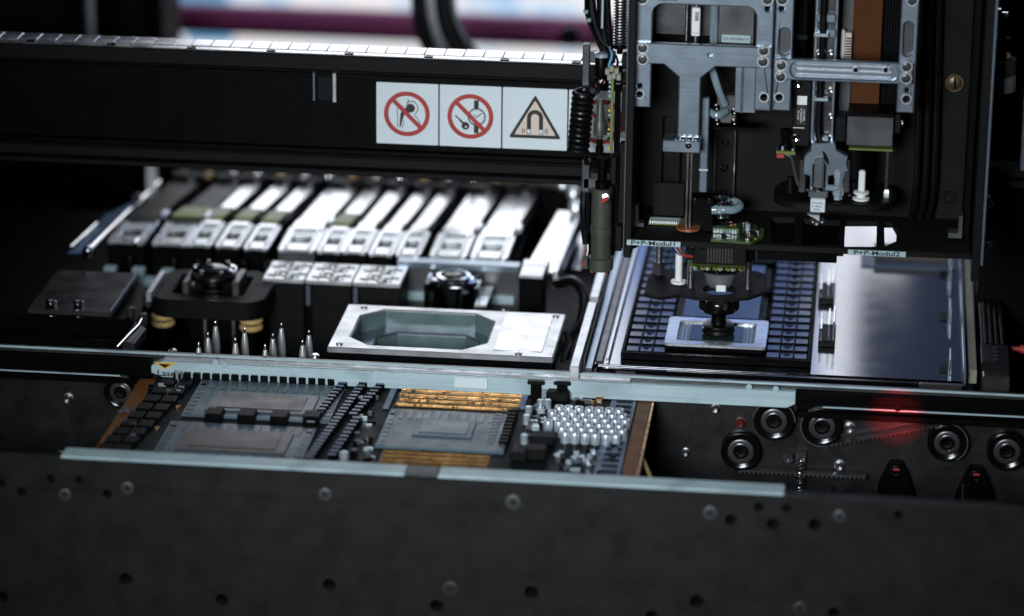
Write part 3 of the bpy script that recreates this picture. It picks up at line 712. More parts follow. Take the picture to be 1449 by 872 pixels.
# ---- left steel table and dark box
lt = thing('steel_table', (-318, -5, -62), 'dark steel plate with two chrome screws at the left edge', 'table')
tx0, tx1, ty0, ty1 = hr(75, 386, 152, 439, 0)
tx0, tx1, ty0, ty1 = -352, -290, -52, 40
MB().box(tx0, tx1, ty0, ty1, -4, 0, .6).build('table_plate', 'dark_steel', lt)
MB().box(tx0+1, tx1-1, ty0+1, ty1-1, -9, -4.5, .5).build('lower_plate', 'black', lt)
MB().box(tx0-6, tx1+16, ty0+6, ty1-2, -62, -10, .5).build('pedestal', 'black', lt)
MB().box(tx1-1.2, tx1+.6, ty0, ty1, .2, 1.8, .4).build('bright_edge', 'alu', lt)
MB().box(tx1+18, tx1+22, ty0+38, ty1-2, -4, 4, .5).build('bright_bar', 'alu_bright', lt)
for px, py in ((72, 432), (110, 433)):
    q = at(px, py, z=2); MB().lathe((q.x, q.y, 0), (0, 0, 1), [(4.2, 0), (4.2, 5), (3.4, 6), (2, 6), (1.6, 3), (0, 3)], 14).build('screw', 'chrome', lt)
for x, y in ((-280, -30), (-274, 0), (-268, -42)):
    MB().lathe((x, y, -12), (0, 0, 1), [(3.4, 0), (3.4, 8), (2.6, 9), (0, 9.2)], 12).build('stud', 'dark_steel', lt)
db = thing('black_bin', (-330, -90, -62), 'glossy black bin with a metal corner clip at the left edge', 'bin')
bx0, bx1, by0, by1 = -430, -266, -112, -64
MB().plate([rrect(bx0, bx1, by0, by1, 8, 4), rrect(bx0+2, bx1-3, by0+3, by1-3, 6, 4)], 0, -50, .8, 'xy').build('bin_wall', 'black_gloss', db)
MB().box(bx0+1, bx1-2, by0+2, by1-2, -56, -50.5).build('bin_floor', 'black', db)
q = [at(x, y, z=0) for x, y in ((172, 484), (190, 488), (207, 466), (196, 460))]
MB().plate([[(v.x, v.y) for v in q]], .8, -6, .4, 'xy').build('corner_clip', 'dark_steel', db)
MB().tube([at(x, y, z=2) for x, y in ((165, 492), (182, 474), (196, 460), (200, 452))], 1.0, 8).build('clip_wire', 'chrome', db)
MB().cyl((bx1-5, by0+8, -62), (bx1-5, by0+8, -8), 4, 12).build('bin_leg', 'black', db)

# ================================================================== CONVEYOR, REAR SIDE
YC = -125
cv = thing('rear_conveyor', (0, YC, -62), 'dark conveyor side with pulleys, belts and pale clamping bar behind the circuit board', 'conveyor')
MB().box(-430, 430, YC, YC+6, -150, -6, .3).build('side_plate', 'conveyor_steel', cv)
def zline(px, py): return at(px, py, y=YC-6).z
MB().box(-430, 430, YC-6, YC-.2, -4.6, -1.2, .5).build('top_rail', 'dark_steel', cv)
MB().box(-430, 430, YC-6.6, YC-5, -2.0, -.4, .3).build('rail_edge', 'pale_blue', cv)
gx0, gx1 = at(215, 516, y=YC-8).x, at(1126, 556, y=YC-8).x
MB().plate([[(gx0, -14), (gx0, -9), (gx0+9, -4.8), (gx1, -4.8), (gx1, -14), (gx1-6, -17), (gx0+8, -17)]], YC-11, YC-1, .5).build('clamp_bar', 'pale_blue', cv)
MB().box(gx0+9, gx1-115, YC-10.6, YC-2, -4.6, -3.2, .4).build('bar_lip', 'alu_bright', cv)
x0, x1, z0, z1 = vr(643, 523, 690, 536, YC-12)
MB().box(x0, x1, YC-12.4, YC-11.1, -13.5, -5.6, .3).build('bar_insert', 'sign_white', cv)
for px, py in ((305, 513), (318, 517), (785, 540), (1060, 548), (1098, 551)):
    q = at(px, py, y=YC-11); MB().lathe((q.x, YC-11, q.z), (0, -1, 0), [(2.4, -.2), (2.0, .6), (0, .8)], 12).build('rivet', 'pale_blue', cv)
q0 = at(233, 512, y=YC-11.4)
MB().plate([[(q0.x-8, -5.6), (q0.x+8, -5.6), (q0.x, -11)]], YC-11.5, YC-11.1).build('warning_triangle', 'yellow', cv)
MB().plate([[(q0.x-4.5, -6.7), (q0.x+4.5, -6.7), (q0.x, -9.6)]], YC-11.8, YC-11.2).build('triangle_mark', 'ink', cv)
text('laser_lettering', 'Laser', at(230, 523, y=YC-11).x+4, -14.0, 6.2, YC-11.15, 'ink', cv, sx=1.2)
# black extrusions either side of the clamping bar
for a, b in ((-430, gx0-1), (gx1+1, 430)):
    mb = MB(); mb.box(a, b, YC-10, YC-.5, -12, -5, .6); mb.box(a, b, YC-8, YC-.5, -19, -12.4, .6); mb.box(a, b, YC-10, YC-.5, -24, -19.4, .6)
    mb.build('extrusion', 'black', cv)
def belt(a, b, m='pale_blue', wd=6, th=1.0, name='belt', teeth=False):
    a, b = Vector(a), Vector(b); d = (b-a).normalized(); n = Vector((-d.z, 0, d.x))
    mb = MB(); vs = []
    for p in (a, b):
        for yy in (YC-9, YC-9+wd):
            for s in (-th/2, th/2): vs.append((p.x+n.x*s, yy, p.z+n.z*s))
    mb.add(vs, [(0,1,3,2),(4,6,7,5),(0,4,5,1),(2,3,7,6),(1,5,7,3),(0,2,6,4)])
    if teeth:
        L_ = (b-a).length; k = 0
        while k < L_:
            p = a+d*k-n*1.1*1; mb.box(p.x-.8, p.x+.8, YC-9, YC-9+wd, p.z-.7, p.z+.7); k += 3.2
    return mb.build(name, m, cv)
pul = [(1095, 597, 14), (1163, 605, 14), (1048, 640, 14), (1340, 628, 13.5), (1425, 640, 14), (170, 556, 12)]
P0 = None
for px, py, rr2 in pul:
    q = at(px, py, y=YC-10)
    if P0 is None:
        P0 = MB().lathe((0, 0, 0), (0, -1, 0), [(14, 0), (14, 1.2), (12.6, 1.6), (12.6, 7), (14, 7.4), (14, 8.6), (13.2, 9), (11, 8.6), (9.4, 7.2), (8, 7)], 36).build('pulley', 'black_gloss', cv, True)
        r1 = MB().lathe((0, -7, 0), (0, -1, 0), [(9.2, -.5), (9.2, 1.0), (8.6, 1.4), (7.2, 1.4), (6.8, .6)], 32).build('bearing_ring', 'dark_steel', P0, True)
        r2 = MB().lathe((0, -7, 0), (0, -1, 0), [(5.6, -.5), (5.6, 1.8), (5.0, 2.4), (3.2, 2.4), (2.8, 1.2), (0, 1.0)], 28).build('hub', 'chrome', P0, True)
        index_kids(); o = P0
    else: o = copy_tree(P0, cv)
    o.location = Vector((q.x, YC-1, q.z))*MM; s = rr2/14; o.scale = (s, 1, s)
    o.matrix_parent_inverse = WINV(cv)
def pc(px, py): q = at(px, py, y=YC-10); return Vector((q.x, YC-10, q.z))
def arc_belt(px, py, rr2, a0, a1, m='alu_dark'):
    c = pc(px, py); pts = [(c.x+rr2*math.cos(R(a0+(a1-a0)*k/16)), YC-6, c.z+rr2*math.sin(R(a0+(a1-a0)*k/16))) for k in range(17)]
    vs = []; fs = []
    for p_ in pts:
        d = (Vector(p_)-Vector((c.x, YC-6, c.z))).normalized()
        for yy in (-3, 3):
            for s in (0, .9): vs.append(Vector(p_)+d*s+Vector((0, yy, 0)))
    for k in range(16):
        for j0, j1 in ((0, 1), (1, 3), (3, 2), (2, 0)): fs.append((k*4+j0, k*4+j1, (k+1)*4+j1, (k+1)*4+j0))
    MB().add(vs, fs).build('belt', m, cv)
c1 = pc(1163, 605); c3 = pc(1340, 628); c0 = pc(1095, 597); c2 = pc(1048, 640); cl = pc(170, 556)
zt = c1.z+14.6
belt((c1.x, 0, zt), (430, 0, zt), 'pale_blue'); arc_belt(1163, 605, 14.2, 90, 290)
belt((c1.x+4, 0, c1.z-14), (c3.x-4, 0, c3.z+13.4), 'dark_steel', teeth=True); arc_belt(1340, 628, 13.8, 100, -60)
arc_belt(1095, 597, 14.2, 0, 170); belt((gx0+2, 0, c0.z+17), (c0.x-2, 0, c0.z+16), 'alu_dark')
belt((cl.x+2, 0, cl.z+12.4), (-430, 0, cl.z+12.4), 'pale_blue'); arc_belt(170, 556, 12.2, 90, -80)
belt((c2.x, 0, c2.z-14.4), (c2.x+88, 0, c2.z-14.4), 'alu_dark', teeth=True)
for px, py, rr2 in ((1202, 608, 3.2), (1188, 661, 3.0), (970, 642, 2.2), (1012, 580, 2.6), (95, 566, 3.0), (1047, 600, 2.8), (85, 648, 3)):
    q = at(px, py, y=YC-4)
    MB().lathe((q.x, YC+.5, q.z), (0, -1, 0), [(rr2*1.35, 0), (rr2*1.35, 1), (rr2, 1.2), (rr2, 5), (rr2*.8, 5.6), (rr2*.45, 5.5), (rr2*.4, 3.5), (0, 3.4)], 14).build('screw', 'screw' if px != 1047 else 'dark_red', cv)
q = at(1115, 650, y=YC-6); MB().lathe((q.x, YC, q.z), (0, -1, 0), [(4.6, 0), (4.6, 5), (3.6, 6), (2, 6), (0, 5)], 6).build('hex_nut', 'dark_steel', cv)
# slotted bracket and spring
q = at(1133, 652, y=YC-8)
MB().box(q.x-4, q.x+4, YC-5, YC-.3, q.z-2, q.z+5, .6).build('spring_bracket', 'dark_steel', cv)
sp = []
for k in range(140):
    a_ = k*.5; sp.append((q.x+2.6*math.cos(a_), YC-8+2.6*math.sin(a_), q.z+2-k*.22))
MB().tube(sp, .55, 6).build('tension_spring', 'screw', cv)
for px, py in ((1268, 667), (1381, 674)):
    q = at(px, py, y=YC-8)
    MB().plate([[(q.x-4, q.z+6), (q.x+4, q.z+6), (q.x+6.5, q.z+2), (q.x+12, q.z-12), (q.x+17, q.z-30), (q.x-17, q.z-30), (q.x-12, q.z-12), (q.x-6.5, q.z+2)]], YC-10, YC-.4, .8).build('tensioner_arm', 'black', cv)
    sc = MB().lathe((q.x, YC-10, q.z), (0, -1, 0), [(4.4, -.3), (4.4, 1.4), (3.8, 2), (2, 2), (1.6, .8), (0, .7)], 16).build('screw', 'chrome', cv)
    MB().plate([arcband(q.x, q.z, 3.1, 1.4, 50, 130, 8)], YC-12.4, YC-12.05).build('red_mark', 'red', sc)
for px in (1173, 1240, 1362):
    q = at(px, 702, y=YC-12); MB().cyl((q.x, YC-13, q.z-40), (q.x, YC-13, q.z+9), .8, 8).build('brass_pin', 'gold', cv)
for px in (1190, 1265, 1382):
    q = at(px, 712, y=YC-9); MB().lathe((q.x, YC-2, q.z-4), (0, -1, 0), [(12, 0), (12, 6), (10.5, 6.4), (10, 5.5), (0, 5.5)], 30).build('idler', 'black_gloss', cv)
q = at(1270, 578, y=YC-10); MB().lathe((q.x, YC-10, q.z), (0, -1, 0), [(2.2, -.5), (2.2, .3), (1.2, .4), (.9, -.4), (0, -.5)], 12).build('sensor_hole', 'black', cv)
MB().box(q.x-2.5, q.x+2.5, YC-9, YC-.5, q.z-11, q.z-7, .6).build('sensor_stop', 'sign_white', cv)
# red laser spot lamp of the board sensor (lamp stands on the front side, aimed at the rear side plate)
sl = bpy.data.lights.new('laser_lamp', 'SPOT'); sl.energy = 3.4; sl.color = (1, .02, .03); sl.spot_size = R(17); sl.spot_blend = 1.0; sl.shadow_soft_size = .002
so = bpy.data.objects.new('laser_lamp', sl); COL.objects.link(so); so.location = Vector((q.x-2, -292, 0))*MM
so.rotation_euler = (Vector((q.x-1, YC, q.z-9))-Vector((q.x-2, -292, 0))).to_track_quat('-Z', 'Y').to_euler()

# ================================================================== FRONT SIDE PLATE
YP = -322
zp = at(724, 684, y=YP).z
fp = thing('front_side_plate', (40, YP, zp-140), 'large dark grey front plate with screw holes and pale blue strip along its top', 'plate')
holes = [(31, 697, 3.2), (72, 678, 2.8), (112, 679, 2.8), (152, 700, 3.2), (178, 820, 4.5), (314, 849, 4.5), (466, 828, 4.5), (618, 858, 4.5), (752, 839, 4.8), (986, 852, 4.8), (1034, 736, 4.0), (1074, 718, 3.4), (1094, 742, 4.2), (1114, 720, 3.2), (1153, 743, 4.2), (1272, 729, 3.2), (1180, 868, 4.0), (922, 872, 4.0), (2, 684, 3), (3, 845, 4)]
scr = [(92, 700, 4.2), (180, 691, 4.4), (460, 700, 4.4), (726, 711, 5.2), (1005, 726, 4.8), (1188, 731, 4.2), (637, 834, 5.6), (1132, 862, 5.0)]
def onp(px, py): p_ = at(px, py, y=YP); return p_.x, p_.z
loops = [[(-480, zp-140), (480, zp-140), (480, zp), (-480, zp)]]
for px, py, rr2 in holes: loops.append(circ(*onp(px, py), rr2*.95, 16))
MB().plate(loops, YP, YP+8, .3).build('plate', 'dark_plate', fp)
MB().box(-480, 480, YP+9, YP+11, zp-140, zp-8).build('plate_backing', 'black', fp)
for px, py, rr2 in scr:
    x_, z_ = onp(px, py); MB().lathe((x_, YP, z_), (0, -1, 0), [(rr2, -.3), (rr2, .4), (rr2*.8, .7), (rr2*.45, .7), (rr2*.35, -.2), (0, -.2)], 18).build('screw', 'alu_dark' if py < 800 else 'dark_steel', fp)
sx0, sx1 = at(85, 655, y=YP).x, at(1110, 697, y=YP).x
sm0, sm1 = at(573, 675, y=YP).x, at(618, 677, y=YP).x
MB().box(sx0, sm0-.2, YP+.6, YP+17, zp+.3, zp+2.4, .8).build('top_strip', 'pale_blue', fp)
MB().box(sm1+.2, sx1, YP+.6, YP+17, zp+.3, zp+2.4, .8).build('top_strip', 'pale_blue', fp)
MB().box(sm0, sm1, YP+.9, YP+16.8, zp+.3, zp+2.2, .8).build('strip_insert', 'alu_dark', fp)
MB().box(-480, 480, YP+8.3, YP+14, zp-30, zp-.2, .5).build('inner_rail', 'black', fp)
ls = thing('laser_sensor', (q.x-2, -300, zp-30), 'small black sensor behind the front plate sending a red beam', 'sensor')
MB().box(q.x-9, q.x+5, -304.5, -297, zp-28, zp-8, .8).build('sensor_body', 'black', ls)
MB().cyl((q.x-2, -297, zp-14), (q.x-2, -295.5, zp-14), 2, 12).build('sensor_lens', 'red', ls)

# ================================================================== CIRCUIT BOARD
ZB = -18
def B(px, py): p_ = at(px, py, z=ZB); return p_.x, p_.y
cx0, cx1 = -232, 118
yb, yf = B(560, 541)[1], B(500, 660)[1]
pb = thing('circuit_board', (-57, (yb+yf)/2, ZB-2), 'crowded black circuit board with large chip packages and brown edges on the conveyor', 'circuit board')
xl, xr = B(199, 585)[0], B(886, 620)[0]
MB().box(xl-4, xr+2, yf, yb, ZB-2, ZB, .2).build('board_sheet', 'board', pb)
MB().box(xl-16, xl-4.3, yf, yb-16, ZB-2, ZB-.3, .3).build('edge_strip', 'board_brown', pb)
MB().box(xr+2.3, xr+12, yf, yb, ZB-2, ZB+.4, .3).build('edge_strip', 'board_brown', pb)
MB().box(xr+12.2, xr+14.0, yf, yb, ZB-2.4, ZB+.8, .3).build('edge_trim', 'gold', pb)
MB().box(xr-16, xr+1.4, yf+4, yb-6, ZB+.1, ZB+.6, .1).build('blue_strip', 'board_blue', pb)
for k in range(14):
    y = yf+10+k*(yb-yf-20)/14; MB().box(xr-12, xr-1, y, y+4, ZB+.65, ZB+1.3, .15).build('edge_pad', 'board', pb)
def package(px0, py0, px1, py1, m1, m2, inner):
    x0, x1, y0, y1 = hr(px0, py0, px1, py1, ZB+2)
    o = MB().box(x0, x1, y0, y1, ZB+.2, ZB+2, .2).build('chip_package', 'substrate', pb)
    a, b_, c_, d = inner; w_, h_ = x1-x0, y1-y0
    l = MB().box(x0+a*w_, x0+b_*w_, y0+c_*h_, y0+d*h_, ZB+2.1, ZB+3.2, .3).build('chip_lid', m1, o)
    MB().box(x0+(a+.1*(b_-a))*w_, x0+(b_-.1*(b_-a))*w_, y0+(c_+.14*(d-c_))*h_, y0+(d-.14*(d-c_))*h_, ZB+3.25, ZB+3.7, .15).build('die', m2, o)
    mb = MB()
    for k in range(14):
        xx = x0+(k+.5)*w_/14
        mb.box(xx-w_*.018, xx+w_*.018, y1-h_*.26, y1-h_*.05, ZB+2.1, ZB+2.5)
    for k in range(8):
        yy = y0+(k+.5)*h_/9
        mb.box(x0+w_*.015, x0+w_*.06, yy-h_*.025, yy+h_*.025, ZB+2.1, ZB+2.5); mb.box(x1-w_*.06, x1-w_*.015, yy-h_*.025, yy+h_*.025, ZB+2.1, ZB+2.5)
    mb.build('capacitor_row', 'lid', o)
    return x0, x1, y0, y1
pA = package(268, 541, 480, 592, 'lid', 'lid_grey', (.14, .86, .12, .66))
pB_ = package(225, 600, 440, 648, 'lid_grey', 'lid_grey', (.13, .87, .16, .76))
pC = package(540, 582, 722, 636, 'substrate', 'lid_blue', (.25, .72, .3, .74))
protos2 = {}
def comp(name, x, y, w_, d_, h_, m, ch_=.25, cap=None):
    key = (name, round(w_, 1), round(d_, 1), round(h_, 1), m)
    if key not in protos2:
        o = MB().box(-w_/2, w_/2, -d_/2, d_/2, 0, h_, ch_).build(name, m, pb, True); protos2[key] = o
    else:
        o = protos2[key].copy(); COL.objects.link(o)
    o.location = Vector((x+random.uniform(-.15, .15), y+random.uniform(-.15, .15), ZB+.15))*MM; o.rotation_euler = (0, 0, R(random.uniform(-1, 1)))
    o.matrix_parent_inverse = WINV(pb)
    if cap and key+(1,) not in protos2: pass
    return o
def linepx(a, b, n): return [(a[0]+(b[0]-a[0])*k/(n-1), a[1]+(b[1]-a[1])*k/(n-1)) for k in range(n)]
# inductors along the back and front edges
for px, py in linepx((252, 537), (470, 545), 17): comp('inductor', *B(px, py), 5.2, 9, 6.0, 'black', .5)
for px, py in linepx((150, 650), (420, 660), 15): comp('inductor', *B(px, py), 6, 9, 4.6, 'black', .5)
# black chips on the left
for i in range(9):
    for j in range(2):
        px, py = 238-i*11+j*24, 545+i*11.5+j*1; comp('memory_chip', *B(px, py), 10.5, 12, 2.6, 'black', .3)
for px, py in ((304, 594), (350, 596), (396, 598), (442, 598)): comp('power_chip', *B(px, py), 11.5, 13, 6.5, 'black', .5)
# diagonal rows of ceramic capacitors
for a, b, n in (((492, 541), (440, 606), 15), ((520, 541), (438, 655), 26), ((546, 543), (500, 594), 12), ((505, 600), (470, 652), 11)):
    for px, py in linepx(a, b, n):
        o = comp('ceramic_capacitor', *B(px, py), 6.2, 3.4, 4.2, 'black', .3)
        x_, y_ = B(px, py); key = 'captop'
        if key not in protos2: protos2[key] = MB().box(-2.9, 2.9, -1.0, 1.0, 0, .7, .2).build('capacitor_shine', 'chip_top', pb, True); t2 = protos2[key]  # pale bluish slab paints the shine on top of the black capacitor
        else: t2 = protos2[key].copy(); COL.objects.link(t2)
        t2.location = Vector((x_, y_, ZB+4.4))*MM; t2.matrix_parent_inverse = WINV(pb)
for px, py in ((551, 545), (487, 655), (252, 538)):
    x_, y_ = B(px, py); MB().lathe((x_, y_, ZB), (0, 0, 1), [(3.2, 0), (3.2, 7), (2.6, 7.6), (0, 7.7)], 14).build('standoff', 'cap_silver', pb)
# gold contact fields
def gold_field(px0, py0, px1, py1, n, m):
    x0, x1, y0, y1 = hr(px0, py0, px1, py1, ZB)
    MB().box(x0, x1, y0, y1, ZB+.1, ZB+.6, .2).build('contact_plate', 'gold_dim', pb)
    for k in range(n):
        y = y0+(y1-y0)*(k+.5)/n; mb = MB(); x = x0+random.uniform(0, 2); pts = []
        while x < x1: pts.append((x, y+random.uniform(-.35, .35), ZB+1.0+random.uniform(-.12, .12))); x += random.uniform(3, 7)
        pts.append((x1-.5, y, ZB+1.0)); mb.tube(pts, 1.0 if k else 1.5, 7).build('gold_bar', m, pb)
    for k in range(int((x1-x0)*1.1)):
        x_, y_ = random.uniform(x0+1, x1-3), y0+(y1-y0)*random.betavariate(1.2, 2.0); a_ = random.uniform(.8, 2.6)
        o = MB().box(0, a_, 0, a_*.8, 0, .5, .15).build('contact_pad', m, pb, True); o.location = Vector((x_, min(y_, y1-2), ZB+.65))*MM; o.matrix_parent_inverse = WINV(pb); o.rotation_euler = (R(random.uniform(-12, 12)), R(random.uniform(-8, 8)), random.uniform(0, 1))
gold_field(562, 553, 738, 580, 4, 'gold'); gold_field(535, 641, 692, 670, 5, 'gold_line')
x0, x1, y0, y1 = hr(556, 545, 745, 552, ZB)
mb = MB()
for k in range(60): mb.box(x0+(x1-x0)*k/60, x0+(x1-x0)*(k+.6)/60, y0, y1, ZB+.1, ZB+.9)
mb.build('pin_row', 'lid', pb)
MB().box(B(739, 562)[0], B(748, 562)[0], B(742, 580)[1], B(742, 550)[1], ZB+.1, ZB+1.6, .3).build('blue_stiffener', 'board_blue', pb)
MB().box(B(549, 562)[0], B(558, 562)[0], B(553, 580)[1], B(553, 552)[1], ZB+.1, ZB+1.6, .3).build('blue_stiffener', 'board_blue', pb)
for px, py in linepx((726, 588), (712, 632), 10): comp('ceramic_capacitor', *B(px, py), 6.2, 3.4, 4.2, 'black', .3)
for px, py in linepx((706, 592), (694, 630), 9): comp('resistor', *B(px, py), 5, 2.2, 3, 'lid', .2)
# silver polymer capacitors
cap0 = None
xa, ya_ = B(795, 582); pit = 6.6
n_ = 0
for r_i in range(6):
    for c_i in range(8):
        x_ = B(772, 620)[0]+c_i*6.9+(3.3 if r_i % 2 else 0)+r_i*.3; y_ = B(800, 626)[1]+r_i*9.6
        if (r_i, c_i) in ((0, 0), (0, 1), (5, 7), (1, 0)): continue
        if cap0 is None:
            cap0 = MB().lathe((0, 0, 0), (0, 0, 1), [(3.3, 0), (3.3, .8), (3.0, 1.2), (3.3, 1.6), (3.3, 7.0), (2.9, 7.6), (0, 7.5)], 14).build('silver_capacitor', 'cap_silver', pb, True); o = cap0
            MB().lathe((0, 0, 7.55), (0, 0, 1), [(1.9, 0), (1.9, .2), (0, .25)], 12).build('capacitor_mark', 'lid', cap0, True); index_kids()
        else: o = copy_tree(cap0, pb)
        o.location = Vector((x_+random.uniform(-.3, .3), y_+random.uniform(-.3, .3), ZB+.1))*MM; o.matrix_parent_inverse = WINV(pb); o.rotation_euler = (0, 0, random.random()*6)
def cyl_comp(name, px0, py0, px1, py1, rr2, m):
    a, b_ = B(px0, py0), B(px1, py1); MB().cyl((a[0], a[1], ZB+rr2+.2), (b_[0], b_[1], ZB+rr2+.2), rr2, 14, .5).build(name, m, pb)
for px, py, w_, d_, h_ in ((790, 566, 16, 11, 7), (768, 628, 17, 13, 7), (758, 648, 15, 12, 8), (735, 650, 12, 12, 7)): comp('black_inductor', *B(px, py), w_, d_, h_, 'soft_black', 1.2)
for px, py in ((770, 562), (742, 628), (730, 646), (765, 578), (775, 578), (745, 600), (748, 588)): 
    x_, y_ = B(px, py); MB().lathe((x_, y_, ZB), (0, 0, 1), [(2.6, 0), (2.6, 6), (2, 6.6), (0, 6.7)], 12).build('silver_post', 'cap_silver', pb)
for px, py in ((759, 553), (796, 554)):
    x_, y_ = B(px, py+8); MB().box(x_-3.8, x_+3.8, y_-4, y_+4, ZB+.1, ZB+10, .5).build('terminal_stem', 'black', pb)
    MB().box(x_-6, x_+6, y_-5, y_+5, ZB+10.2, ZB+13, .6).build('terminal_head', 'soft_black', pb)
rnd = random.Random(5)
def litter(px0, py0, px1, py1, n, sizes, ms, tag_='resistor'):
    for k in range(n):
        px, py = rnd.uniform(px0, px1), rnd.uniform(py0, py1); w_ = rnd.choice(sizes); comp(tag_, *B(px, py), w_, w_*.55, rnd.choice((1.2, 2, 2.8)), rnd.choice(ms), .15)
litter(815, 553, 868, 572, 26, (3, 4, 5), ('cap_silver', 'lid', 'black', 'board_blue', 'gold'))
litter(748, 560, 770, 620, 30, (3, 4, 5), ('lid', 'black', 'cap_silver', 'black'))
litter(785, 640, 850, 672, 34, (3, 3.6), ('lid', 'cap_silver', 'black'))
litter(845, 590, 872, 660, 20, (3, 4), ('lid', 'black', 'board_blue'))
litter(500, 560, 535, 660, 34, (3, 4, 5), ('lid', 'black', 'black', 'cap_silver'))
litter(212, 548, 262, 560, 18, (3, 4), ('lid', 'gold', 'black', 'cap_silver'))
litter(170, 575, 200, 655, 16, (3, 4), ('lid', 'black', 'gold'))
for px, py in ((251, 576), (222, 606), (520, 622), (702, 630), (487, 552), (470, 580), (893, 560), (876, 617), (858, 677), (432, 646)):
    x_, y_ = B(px, py); MB().lathe((x_, y_, ZB), (0, 0, 1), [(1.8, 0), (1.8, .8), (1, 1.0), (0, .6)], 10).build('gold_pad', 'gold', pb)
a, b_ = at(910, 650, z=ZB-6), at(930, 684, z=ZB-6)
wr = MB().tube([(a.x, a.y, ZB-6), (b_.x, b_.y, ZB-14)], 1.3, 8).build('board_support_wire', 'cream'); tag(wr, 'thin cream wire slanting out beneath the right edge of the board', 'wire')

# ================================================================== TRAY TABLE ON THE RIGHT
ZT = -5
tt = thing('tray_table', (200, 80, -62), 'large brushed steel tray table under the black component tray', 'table')
MB().box(70, 329, -98, 300, ZT-3, ZT, .4).build('table_plate', 'steel_plate', tt)
MB().box(72, 327, -90, 300, -62, ZT-3.4, .4).build('pedestal', 'black', tt)
MB().box(72, 330, -104, -98.4, ZT-8, ZT-1, .8).build('front_bar', 'black_gloss', tt)
# left rails
MB().box(64, 69.6, -112, 250, ZT-6, ZT+1.5, .5).build('side_rail', 'alu', tt)
MB().box(71, 76, -100, 250, ZT+.2, ZT+3, .5).build('inner_rail', 'dark_steel', tt)
MB().box(78, 80, -96, 250, ZT+.2, ZT+4, .3).build('bright_rail', 'alu_bright', tt)
for (pa, pb2) in (((853, 428), (838, 520)), ((878, 378), (866, 422))):
    a, b_ = at(*pa, z=6), at(*pb2, z=6); MB().box(56, 62.5, b_.y, a.y, -30, 6, .5).build('guide_block', 'block_top', tt)
MB().box(63, 64, -108, 60, -20, 2, .2).build('cream_strip', 'cream_pale', tt)
for px in (855, 875): q = at(px, 517, y=-108); MB().box(q.x-3.5, q.x+3.5, -112, -104.5, -26, ZT-4, .5).build('cream_foot', 'cream_pale', tt)
MB().box(86, 100, -106.5, -104.3, ZT-6, ZT-2, .3).build('front_latch', 'alu_dark', tt)
# right rails
MB().box(329.3, 331.2, -96, 260, ZT-3, ZT+7, .3).build('right_lip', 'alu', tt)
MB().box(333, 339, -85, 200, ZT-6, ZT+4, .4).build('white_strip', 'cream_pale', tt)
for py in (528, 455, 395):
    q = at(1337, py, z=ZT); MB().box(q.x-4, q.x+2, q.y, q.y+18, ZT+.1, ZT+.6).build('slot', 'black', tt)
    MB().box(q.x+3, q.x+4.6, q.y-4, q.y+20, ZT+.1, ZT+12, .3).build('hook_tab', 'alu', tt)
q = at(1337, 527, z=ZT); MB().box(q.x-18, q.x+12, -110, -104.5, ZT-7, ZT+1, .8).build('clamp_foot', 'dark_steel', tt)
for px in (1345, 1373): q = at(px, 538, y=-108); MB().box(q.x-3.5, q.x+3.5, -114, -108, -30, ZT-4, .5).build('cream_foot', 'cream_pale', tt)
# spring clips right of the tray
for py, h_ in ((425, 11), (485, 13)):
    q = at(1160, py, z=ZT); mb = MB()
    for dx in (0, 5.5, 9): mb.box(q.x+dx, q.x+dx+1.3, q.y-6, q.y+30, ZT+.1, ZT+h_+dx*.6, .3)
    mb.build('clip_fin', 'chrome', tt)
    MB().box(q.x-1, q.x+11, q.y-10, q.y+28, ZT+.1, ZT+5, .5).build('clip_base', 'black', tt)
# object under the head at the back of the table
x0, x1, y0, y1 = hr(1236, 370, 1345, 392, ZT+6)
bbk = thing('beige_carton', ((x0+x1)/2, (y0+y1)/2, ZT), 'dim beige block on a blue strip at the back of the steel table', 'block')
MB().box(x0, x1, 165, 185, ZT+1.2, ZT+9, .8).build('block_body', 'beige', bbk); MB().box(x0-10, x1+4, 150, 190, ZT+.1, ZT+1.1, .2).build('blue_strip', 'board_blue', bbk)
# black component tray
jt = thing('component_tray', (156, 30, ZT), 'black plastic grid tray with blue reflecting cells on the steel table', 'tray')
jx0, jx1, jy0, jy1 = 89, 221, -84, 200
ZJ = 0
MB().box(jx0, jx1, jy0, jy1, ZT+.2, ZJ-3.5, .5).build('tray_base', 'tray_black', jt)
MB().box(jx0-1.5, jx1+1.5, jy0-1.5, jy0+3, ZT-1+1.2, ZJ, .5).build('rim', 'tray_black', jt); MB().box(jx0-1.5, jx1+1.5, jy1-3, jy1+1.5, ZT+.2, ZJ, .5).build('rim', 'tray_black', jt)
MB().box(jx0-1.5, jx0+1, jy0+3.2, jy1-3.2, ZT+.2, ZJ, .5).build('rim', 'tray_black', jt); MB().box(jx1-1, jx1+1.5, jy0+3.2, jy1-3.2, ZT+.2, ZJ, .5).build('rim', 'tray_black', jt)
band = [(jx0+1.5, jx0+30), (jx1-31, jx1-1.5)]
py_ = [jy0+4+k*15.8 for k in range(18)]
cells_ = {}
